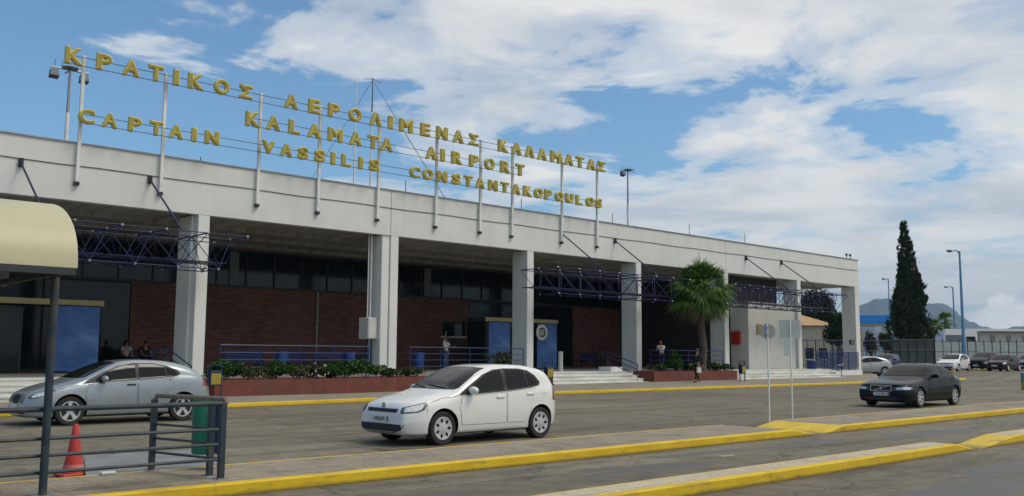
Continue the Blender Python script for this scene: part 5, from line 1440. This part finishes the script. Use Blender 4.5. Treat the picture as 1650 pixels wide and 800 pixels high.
POLO = dict(L=3.97, W=1.682, wb=2.47, fa=.80, R=.302, tumble=.26, paint=M['p_white'], wheel='cap', nf=.24, nr=.38, pf=4.0, crease=.62, wiper=True, aerial=3.3, plate='HKI6370',
    top=[(0, .46), (.02, .58), (.06, .675), (.12, .735), (.3, .81), (.6, .88), (.88, .93), (1.05, .97), (1.4, 1.16), (1.75, 1.335), (2.02, 1.415), (2.45, 1.445), (3.0, 1.43), (3.35, 1.385), (3.58, 1.32), (3.75, 1.10), (3.87, .93), (3.95, .80), (3.97, .62)],
    bot=[(0, .25), (.1, .19), (.4, .17), (3.5, .19), (3.8, .25), (3.97, .38)], belt=[(0, .55), (.3, .68), (1.1, .84), (2.0, .90), (3.2, .96), (3.97, .95)],
    dlo=[(1.17, .875), (1.25, .93), (1.55, 1.10), (1.85, 1.255), (2.12, 1.335), (2.4, 1.36), (2.8, 1.355), (3.02, 1.32), (3.18, 1.22), (3.29, 1.09), (3.25, 1.03), (3.0, .985), (2.3, .93), (1.6, .89)],
    panes=[[(1.38, .90), (1.42, .98), (1.65, 1.12), (1.92, 1.26), (2.14, 1.32), (2.30, 1.335), (2.30, .955), (1.75, .92)], [(2.40, .96), (2.40, 1.338), (2.78, 1.335), (2.90, 1.32), (2.93, 1.005)], [(2.96, 1.01), (2.95, 1.31), (3.1, 1.225), (3.23, 1.085), (3.19, 1.04)]],
    doors=[[(1.22, .34), (1.18, .65), (1.22, .855), (1.6, .875), (2.33, .92), (2.33, .34)], [(2.355, .34), (2.355, .925), (3.16, .985), (3.12, .80), (2.96, .74), (2.84, .62), (2.80, .34)]],
    handles=[(2.18, .83), (2.98, .87)], mirror=(1.43, .93),
    lamp=[(-.22, .575), (-.235, .62), (-.20, .68), (-.02, .725), (.22, .775), (.25, .745), (.19, .64), (.08, .60)], lang=.85,
    tail=[(-.12, .70), (-.12, .97), (.16, .99), (.2, .74)], sill=[(1.15, .19), (1.15, .24), (2.75, .25), (2.75, .19)],
    wind=[(.66, .985), (.70, 1.01), (.635, 1.22), (.56, 1.37), (.3, 1.39)], rearw=[(.5, 1.0), (.56, 1.05), (.5, 1.28), (.4, 1.30)],
    front=[('upper_grille', [(.44, .59), (.47, .655), (.2, .655)], M['black'], .005), ('lower_grille', [(.40, .24), (.60, .285), (.67, .385), (.2, .39)], M['black'], .006)],
    hood=[(.48, .762), (.8, .838), (1.1, .868), (1.18, .880), (1.18, .872), (1.1, .860), (.8, .830), (.48, .754)], bump=[(.42, .60), (.44, .72), (.448, .72), (.43, .60)],
    pz=.475, pzr=.62, badge=hatch_badge)
LEON = dict(L=4.315, W=1.768, wb=2.578, fa=.90, R=.318, tumble=.30, paint=M['p_silver'], wheel=5, nf=.40, nr=.44, pf=2.6, crease=.66, aerial=3.3, plate='',
    top=[(0, .48), (.02, .58), (.06, .67), (.15, .745), (.35, .825), (.65, .91), (.92, .975), (1.1, 1.04), (1.45, 1.21), (1.8, 1.355), (2.1, 1.425), (2.5, 1.455), (2.95, 1.44), (3.35, 1.385), (3.7, 1.29), (3.95, 1.13), (4.15, .97), (4.27, .82), (4.315, .60)],
    bot=[(0, .24), (.1, .18), (.4, .17), (3.8, .19), (4.15, .26), (4.315, .36)], belt=[(0, .58), (.4, .74), (1.2, .88), (2.2, .95), (3.4, 1.01), (4.315, .98)],
    dlo=[(1.13, .915), (1.28, 1.005), (1.62, 1.175), (1.95, 1.305), (2.3, 1.365), (2.75, 1.362), (3.10, 1.30), (3.33, 1.205), (3.41, 1.12), (3.31, 1.055), (2.9, 1.02), (2.1, .97), (1.55, .935)],
    panes=[[(1.42, .945), (1.45, 1.03), (1.70, 1.17), (2.0, 1.295), (2.28, 1.342), (2.33, 1.342), (2.33, 1.0), (1.8, .965)], [(2.41, 1.005), (2.41, 1.342), (2.73, 1.34), (3.02, 1.28), (3.05, 1.045)], [(3.08, 1.05), (3.05, 1.275), (3.26, 1.20), (3.33, 1.12), (3.27, 1.075)]],
    doors=[[(1.25, .34), (1.20, .65), (1.25, .90), (1.7, .93), (2.36, .975), (2.36, .34)], [(2.385, .34), (2.385, .98), (3.25, 1.03), (3.22, .82), (3.10, .74), (2.99, .58), (2.96, .34)]],
    handles=[(2.22, .88)], dark_handle=True, mirror=(1.58, .98),
    lamp=[(-.20, .59), (-.22, .63), (-.12, .70), (.10, .76), (.30, .80), (.30, .765), (.18, .67), (-.05, .605)], lang=.9,
    tail=[(-.12, .80), (-.12, .98), (.16, 1.0), (.2, .82)], sill=[(1.25, .19), (1.25, .23), (2.95, .24), (2.95, .19)],
    wind=[(.62, 1.035), (.69, 1.06), (.62, 1.25), (.55, 1.37), (.3, 1.395)], rearw=[(.45, 1.1), (.52, 1.12), (.48, 1.24), (.4, 1.27)],
    front=[('upper_grille', [(.18, .48), (.24, .63), (.14, .67)], M['black'], .005), ('lower_grille', [(.5, .26), (.62, .33), (.2, .36)], M['black'], .006)], hood=[(.62, .80), (.9, .86), (1.2, .905), (1.2, .897), (.9, .852), (.62, .792)], pz=.42, pzr=.6)
S60 = dict(L=4.58, W=1.80, wb=2.715, fa=.93, R=.318, tumble=.33, paint=M['p_dark'], wheel=7, nf=.18, nr=.34, pf=4.5, crease=.80, plate='YTA2915', mirror_mat=M['p_dark'],
    top=[(0, .50), (.015, .64), (.035, .72), (.10, .765), (.35, .82), (.8, .88), (1.2, .93), (1.40, .965), (1.8, 1.175), (2.12, 1.34), (2.35, 1.40), (2.75, 1.425), (3.05, 1.40), (3.35, 1.32), (3.62, 1.17), (3.84, 1.035), (3.95, 1.01), (4.2, 1.0), (4.46, .975), (4.55, .92), (4.575, .80), (4.58, .6)],
    bot=[(0, .24), (.1, .18), (.4, .17), (4.0, .19), (4.4, .26), (4.58, .36)], belt=[(0, .60), (.3, .72), (1.2, .86), (2.2, .92), (3.4, .97), (4.2, .96), (4.58, .92)],
    dlo=[(1.64, .92), (1.8, 1.03), (2.1, 1.18), (2.38, 1.30), (2.72, 1.335), (3.0, 1.315), (3.25, 1.24), (3.48, 1.12), (3.60, 1.02), (3.5, .99), (2.6, .955)],
    panes=[[(1.85, .955), (1.9, 1.05), (2.15, 1.18), (2.42, 1.28), (2.68, 1.312), (2.68, .98)], [(2.76, .98), (2.76, 1.312), (2.98, 1.295), (3.18, 1.235), (3.24, 1.005)], [(3.28, 1.01), (3.25, 1.205), (3.44, 1.105), (3.52, 1.025)]],
    doors=[[(1.55, .36), (1.55, .7), (1.66, .90), (2.70, .95), (2.70, .36)], [(2.73, .36), (2.73, .95), (3.6, .975), (3.42, .78), (3.24, .70), (3.12, .55), (3.08, .36)]],
    handles=[(2.5, .85), (3.38, .87)], mirror=(1.93, .98),
    lamp=[(-.42, .555), (-.40, .66), (-.1, .685), (.18, .68), (.22, .62), (.14, .575)], lang=.55,
    tail=[(-.12, .66), (-.12, .96), (.1, .98), (.16, .68)], sill=[(1.3, .19), (1.3, .23), (3.05, .24), (3.05, .19)],
    wind=[(.62, 1.01), (.69, 1.03), (.60, 1.25), (.55, 1.345), (.3, 1.37)], rearw=[(.5, 1.08), (.6, 1.1), (.5, 1.3), (.4, 1.33)],
    front=[('grille', [(.33, .54), (.34, .71)], M['black'], .006), ('lower_grille', [(.5, .24), (.6, .33), (.2, .34)], M['black'], .006)], hood=[(.4, .72), (.9, .80), (1.5, .875), (1.5, .865), (.9, .79), (.4, .71)], pz=.44, pzr=.66, badge=diag_badge)

def place(c, x_front_axle, y_near, ang=pi):
    # car pointing to -X with its left wheels' outer face at y_near
    return (x_front_axle+c['wb']/2, y_near+c['W']/2-.02, 0)
make_car('parked_car', 'silver blue hatchback parked at the kerb behind the blue railing', LEON, place(LEON, onZ(110, 684).x-.12, 22.1), pi)
make_car('parked_car', 'white five door hatchback standing on the road in front of the double column', POLO, place(POLO, 10.86, 13.42), pi)
make_car('moving_car', 'charcoal saloon car with chrome grille coming along the road at the right', S60, place(S60, 30.78, 13.5), pi)
def variant(base, **kw): d = dict(base); d.update(kw); return d
def far_car(px, dist, c, label, rz, name='parked_car', dz=0):
    g = onD(px, 600, dist); g.z = gz(g.x)+dz; make_car(name, label, c, g, rz)
far_car(1537, 79, variant(POLO, badge=None, plate='', W=1.70, wheel='cap'), 'small white hatchback parked far right beside the tallest blue lamp', pi+.05)
far_car(1588, 88, variant(LEON, paint=M['p_black'], L=4.315, top=[(p[0], p[1]*1.17+(.0)) for p in LEON['top']], dlo=[(p[0], p[1]*1.17) for p in LEON['dlo']], panes=[[(p[0], p[1]*1.17) for p in w] for w in LEON['panes']], belt=[(p[0], p[1]*1.17) for p in LEON['belt']], wind=[(p[0], p[1]*1.17) for p in LEON['wind']], rearw=[(p[0], p[1]*1.17) for p in LEON['rearw']], badge=None), 'tall black car parked between the white hatchback and the plum one', pi)
far_car(1618, 80, variant(POLO, paint=M['p_maroon'], badge=None, plate=''), 'dark plum hatchback parked at the right edge in front of the fence', pi)
far_car(1660, 84, variant(S60, paint=M['p_teal'], badge=None, plate=''), 'steel blue car cut by the right edge of the photo', pi)
far_car(1393, 76, variant(LEON, paint=M['p_grey'], wheel=5, badge=None), 'pale grey hatchback partly hidden by the end column', radians(140))
far_car(1428, 81, variant(POLO, paint=M['p_blue'], badge=None, plate=''), 'navy car parked left of the cypress, next to the pale grey one', radians(190))

# ================================================================== PEOPLE
def skin_mesh(name, chains, m, parent, sub=2, ball=None):
    """chains: list of [(point, radius), ...]; chains may share points"""
    vs = []; rad = []; ed = []; key = {}
    def vid(p, r):
        k = (round(p[0], 4), round(p[1], 4), round(p[2], 4))
        if k not in key: key[k] = len(vs); vs.append(p); rad.append(r)
        return key[k]
    for ch in chains:
        ids = [vid(p, r) for p, r in ch]; ed += list(zip(ids, ids[1:]))
    me = bpy.data.meshes.new('s'); me.from_pydata(vs, ed, []); o = bpy.data.objects.new('s', me); COL.objects.link(o)
    md = o.modifiers.new('k', 'SKIN'); md.use_smooth_shade = True
    for i, sv in enumerate(me.skin_vertices[0].data):
        r = rad[i]; sv.radius = r if isinstance(r, tuple) else (r, r); sv.use_root = (i == 0)
    s2 = o.modifiers.new('u', 'SUBSURF'); s2.levels = sub; s2.render_levels = sub
    dg = bpy.context.evaluated_depsgraph_get(); nm = bpy.data.meshes.new_from_object(o.evaluated_get(dg)); bpy.data.objects.remove(o)
    nm.materials.clear(); nm.name = name
    for p in nm.polygons: p.material_index = 0; p.use_smooth = True
    return link(name, nm, m, parent)
def person(loc, rz, label, J, top, bottom, hair, sleeves='short', hair_long=False, shoes='cloth_b', group='people at the terminal', s=1.0):
    t = thing('person', label, 'person', loc, rz, group)
    V = {k: tuple(a*s for a in v) for k, v in J.items()}
    P = lambda k: V[k]
    def hand(w, e):
        w, e = Vector(w), Vector(e); d = (w-e).normalized(); sd_ = d.cross(Vector((0, 1, 0))); sd_ = sd_.normalized() if sd_.length > .1 else Vector((1, 0, 0)); n = d.cross(sd_)
        palm = w+d*.07; out = [[(tuple(w), .026), (tuple(palm), (.036, .018))]]
        for k, (o_, l_) in enumerate([(-.028, .07), (-.01, .082), (.01, .078), (.027, .062)]):
            b_ = palm+sd_*o_; out.append([(tuple(palm), (.036, .018)), (tuple(b_+d*l_*.5), .009), (tuple(b_+d*l_+n*.02), .0075)])
        out.append([(tuple(w), .026), (tuple(w+d*.05-sd_*.045), .011), (tuple(w+d*.09-sd_*.055+n*.01), .009)])
        return out
    head = Vector(P('head'))
    ch = [[(P('pelvis'), (.135, .10)), (P('waist'), (.118, .088)), (P('chest'), (.15, .105)), (P('neckb'), (.07, .06)), (tuple((Vector(P('neckb'))+head)/2-Vector((0, 0, .03))), .05), (tuple(head-Vector((0, 0, .055))), (.062, .068)), (P('head'), (.078, .092)), (tuple(head+Vector((0, 0, .075))), (.062, .075))]]
    ch.append([(tuple(head-Vector((0, 0, .02))+Vector((0, -.07, 0))), .02), (P('head'), (.078, .092))])
    ch.append([(tuple(head-Vector((0, 0, .02))+Vector((0, -.07, 0))), .02), (tuple(head+Vector((0, -.108, -.022))), .010)])
    for sd_ in 'lr':
        ch.append([(P('chest'), (.15, .105)), (P('sh'+sd_), .055), (P('el'+sd_), .040), (P('wr'+sd_), .027)]); ch += hand(P('wr'+sd_), P('el'+sd_))
        ch.append([(P('pelvis'), (.135, .10)), (P('hip'+sd_), .085), (P('kn'+sd_), .055), (P('an'+sd_), .038), (tuple(Vector(P('an'+sd_))+Vector(J['foot'+sd_])*s), (.042, .03))])
    b = skin_mesh('body', ch, M['skin'], t, 1)
    k = 1.0; g = .014
    def gr(r): return (r[0]+g, r[1]+g) if isinstance(r, tuple) else r+g
    sh_ = [[(P('pelvis'), gr((.135, .10))), (P('waist'), gr((.122, .09))), (P('chest'), gr((.155, .11))), (tuple(Vector(P('neckb'))-Vector((0, 0, .03))), .075)]]
    for sd_ in 'lr':
        e = Vector(P('el'+sd_)); s0 = Vector(P('sh'+sd_)); en = s0+(e-s0)*.6
        c_ = [(P('chest'), gr((.155, .11))), (P('sh'+sd_), .072)]
        c_ += [(tuple(en), .058)] if sleeves == 'short' else [(P('el'+sd_), .055), (tuple(e+(Vector(P('wr'+sd_))-e)*.9), .042)]
        sh_.append(c_)
    skin_mesh('shirt', sh_, M[top], t, 1)
    tr = []
    for sd_ in 'lr':
        an = Vector(P('an'+sd_)); kn = Vector(P('kn'+sd_))
        tr.append([(tuple(Vector(P('pelvis'))+Vector((0, 0, .02))), (.15, .115)), (P('hip'+sd_), .105), (P('kn'+sd_), .072), (tuple(an+(kn-an)*.08), .056)])
    skin_mesh('trousers', tr, M[bottom], t, 1)
    for sd_ in 'lr':
        a = Vector(P('an'+sd_)); f = Vector(J['foot'+sd_])*s; bb = MB(); n_ = Vector((f.x, f.y, 0)).normalized(); q = Vector((-n_.y, n_.x, 0))
        z0 = a.z-.075*s
        prof = [(-.07, .035, .08), (.0, .042, .09), (.08, .045, .06), (.15, .042, .045), (.19, .025, .03)]
        vs_ = []
        for d_, w_, h_ in prof:
            c_ = Vector((a.x, a.y, z0))+n_*d_*s
            vs_ += [c_+q*w_*s, c_-q*w_*s, c_-q*w_*.8*s+Vector((0, 0, h_*s)), c_+q*w_*.8*s+Vector((0, 0, h_*s))]
        bb.add(vs_, [(4*i+j, 4*i+(j+1) % 4, 4*i+4+(j+1) % 4, 4*i+4+j) for i in range(4) for j in range(4)]+[(3, 2, 1, 0), (16, 17, 18, 19)]); bb.build('shoe', M[shoes], t, smooth=40, world=False)
    hb = MB(); hb.ball(head+Vector((0, .018, .035)), .1, 14, (.93, 1.05, 1.02))
    if hair_long: hb.ball(head+Vector((0, .065, -.09)), .1, 12, (.85, .5, 1.5))
    hb.build('hair', M[hair], t, smooth=60, world=False)
    for sx in (-1, 1):
        e_ = MB(); e_.ball(head+Vector((sx*.032, -.083, .004)), .011, 8); e_.build('eye', M['black'], t, smooth=60, world=False)
    return t
STAND = dict(pelvis=(0, 0, .95), waist=(0, 0, 1.10), chest=(0, 0, 1.30), neckb=(0, .01, 1.46), head=(0, -.01, 1.62),
    shl=(.19, 0, 1.40), shr=(-.19, 0, 1.40), ell=(.25, .02, 1.12), elr=(-.25, .02, 1.12), wrl=(.26, -.06, .88), wrr=(-.26, -.06, .88),
    hipl=(.095, 0, .90), hipr=(-.095, 0, .90), knl=(.10, -.02, .50), knr=(-.10, -.02, .50), anl=(.10, 0, .085), anr=(-.10, 0, .085), footl=(.02, -.13, -.04), footr=(-.02, -.13, -.04))
WALK = dict(STAND, knl=(.09, -.20, .52), anl=(.09, -.32, .10), knr=(-.09, -.04, .50), anr=(-.09, .30, .15), footl=(0, -.13, -.02), footr=(0, -.11, -.08), wrl=(.25, .12, .90), ell=(.24, .10, 1.14), elr=(-.25, -.02, 1.13), wrr=(-.25, -.20, .95))
WAVE = dict(STAND, elr=(-.26, -.12, 1.62), wrr=(-.30, -.22, 1.88), ell=(.27, -.10, 1.16), wrl=(.30, -.32, 1.22))
SIT = dict(STAND, pelvis=(0, 0, .56), waist=(0, .0, .70), chest=(0, -.02, .92), neckb=(0, -.02, 1.08), head=(0, -.05, 1.24), shl=(.19, -.02, 1.02), shr=(-.19, -.02, 1.02), ell=(.25, -.10, .78), elr=(-.25, -.10, .78), wrl=(.14, -.33, .66), wrr=(-.14, -.33, .66),
    hipl=(.10, -.03, .54), hipr=(-.10, -.03, .54), knl=(.13, -.44, .52), knr=(-.13, -.44, .52), anl=(.12, -.46, .085), anr=(-.12, -.46, .085))
LEAN = dict(STAND, chest=(0, -.10, 1.26), neckb=(0, -.18, 1.40), head=(0, -.24, 1.54), shl=(.19, -.12, 1.35), shr=(-.19, -.12, 1.35), ell=(.24, -.20, 1.10), elr=(-.24, -.20, 1.10), wrl=(.16, -.38, 1.12), wrr=(-.16, -.38, 1.12), waist=(0, -.03, 1.08))
p = onY(1124, 600, 29.3)
w1 = person((p.x, 29.3, paveZ(p.x, 29.3)), -pi/2, 'person in black walking along the pavement past the palm planter with a cream bag', WALK, 'cloth_b', 'cloth_b', 'hair', 'long', True)
bg = thing('handbag', 'cream handbag carried by the person walking in black', 'bag', (p.x-.25, 29.05, paveZ(p.x, 29.3)+.6))
b = MB(); b.bbox(p.x-.42, p.x-.10, 28.98, 29.08, paveZ(p.x, 29.3)+.50, paveZ(p.x, 29.3)+.78, .02); b.build('bag_body', M['bag'], bg)
b = MB(); zz = paveZ(p.x, 29.3); b.path([(p.x-.38, 29.03, zz+.78), (p.x-.3, 29.03, zz+.93), (p.x-.2, 29.03, zz+.93), (p.x-.14, 29.03, zz+.78)], .012, 6); b.build('strap', M['bag'], bg)
p = onY(718, 590, 38.5); person((p.x, 38.5, PF), .2, 'person in white top and blue jeans raising an arm on the porch', WAVE, 'cloth_w', 'jeans', 'hair', 'short')
p = onY(1066, 585, 34.6); person((p.x, 34.6, PF), pi*.8, 'person with auburn hair and white shirt leaning at the porch railing left of the palm', LEAN, 'cloth_w', 'cloth_n', 'hairr', 'short', True)
p = onY(203, 585, 43.55); person((p.x, 43.62, PF), 0, 'seated person in grey on the porch bench, left of the pair behind the silver car', SIT, 'cloth_g', 'cloth_b', 'hair')
p = onY(234, 585, 43.55); person((p.x, 43.62, PF), .1, 'seated person in dark clothes, right of the pair on the porch bench', SIT, 'cloth_b', 'cloth_b', 'hair')
# kerbside litter
g = onZ(159, 762, .15); b = MB(); b.bbox(g.x-.08, g.x+.1, 12.0-.14, 12.0-.04, .152, .19, .012); tag(b.build('crumpled_cup', M['offwhite']), 'small crumpled white cup on the far edge of the island near the cone', 'litter')

# ================================================================== HAZE
b = MB(); b.box(-8900, 8900, -8900, 8900, -1.2, 620)
hm = bpy.data.materials.new('haze'); hm.use_nodes = True; T = NT(hm.node_tree); T.n.remove(T.n['Principled BSDF'])
pv = T.new('ShaderNodeVolumePrincipled'); pv.inputs['Color'].default_value = (.45, .68, 1, 1); pv.inputs['Density'].default_value = .0001; pv.inputs['Anisotropy'].default_value = .2
T.link(pv.outputs[0], T.n['Material Output'].inputs['Volume'])
hz = b.build('haze', hm); hz['kind'] = 'stuff'
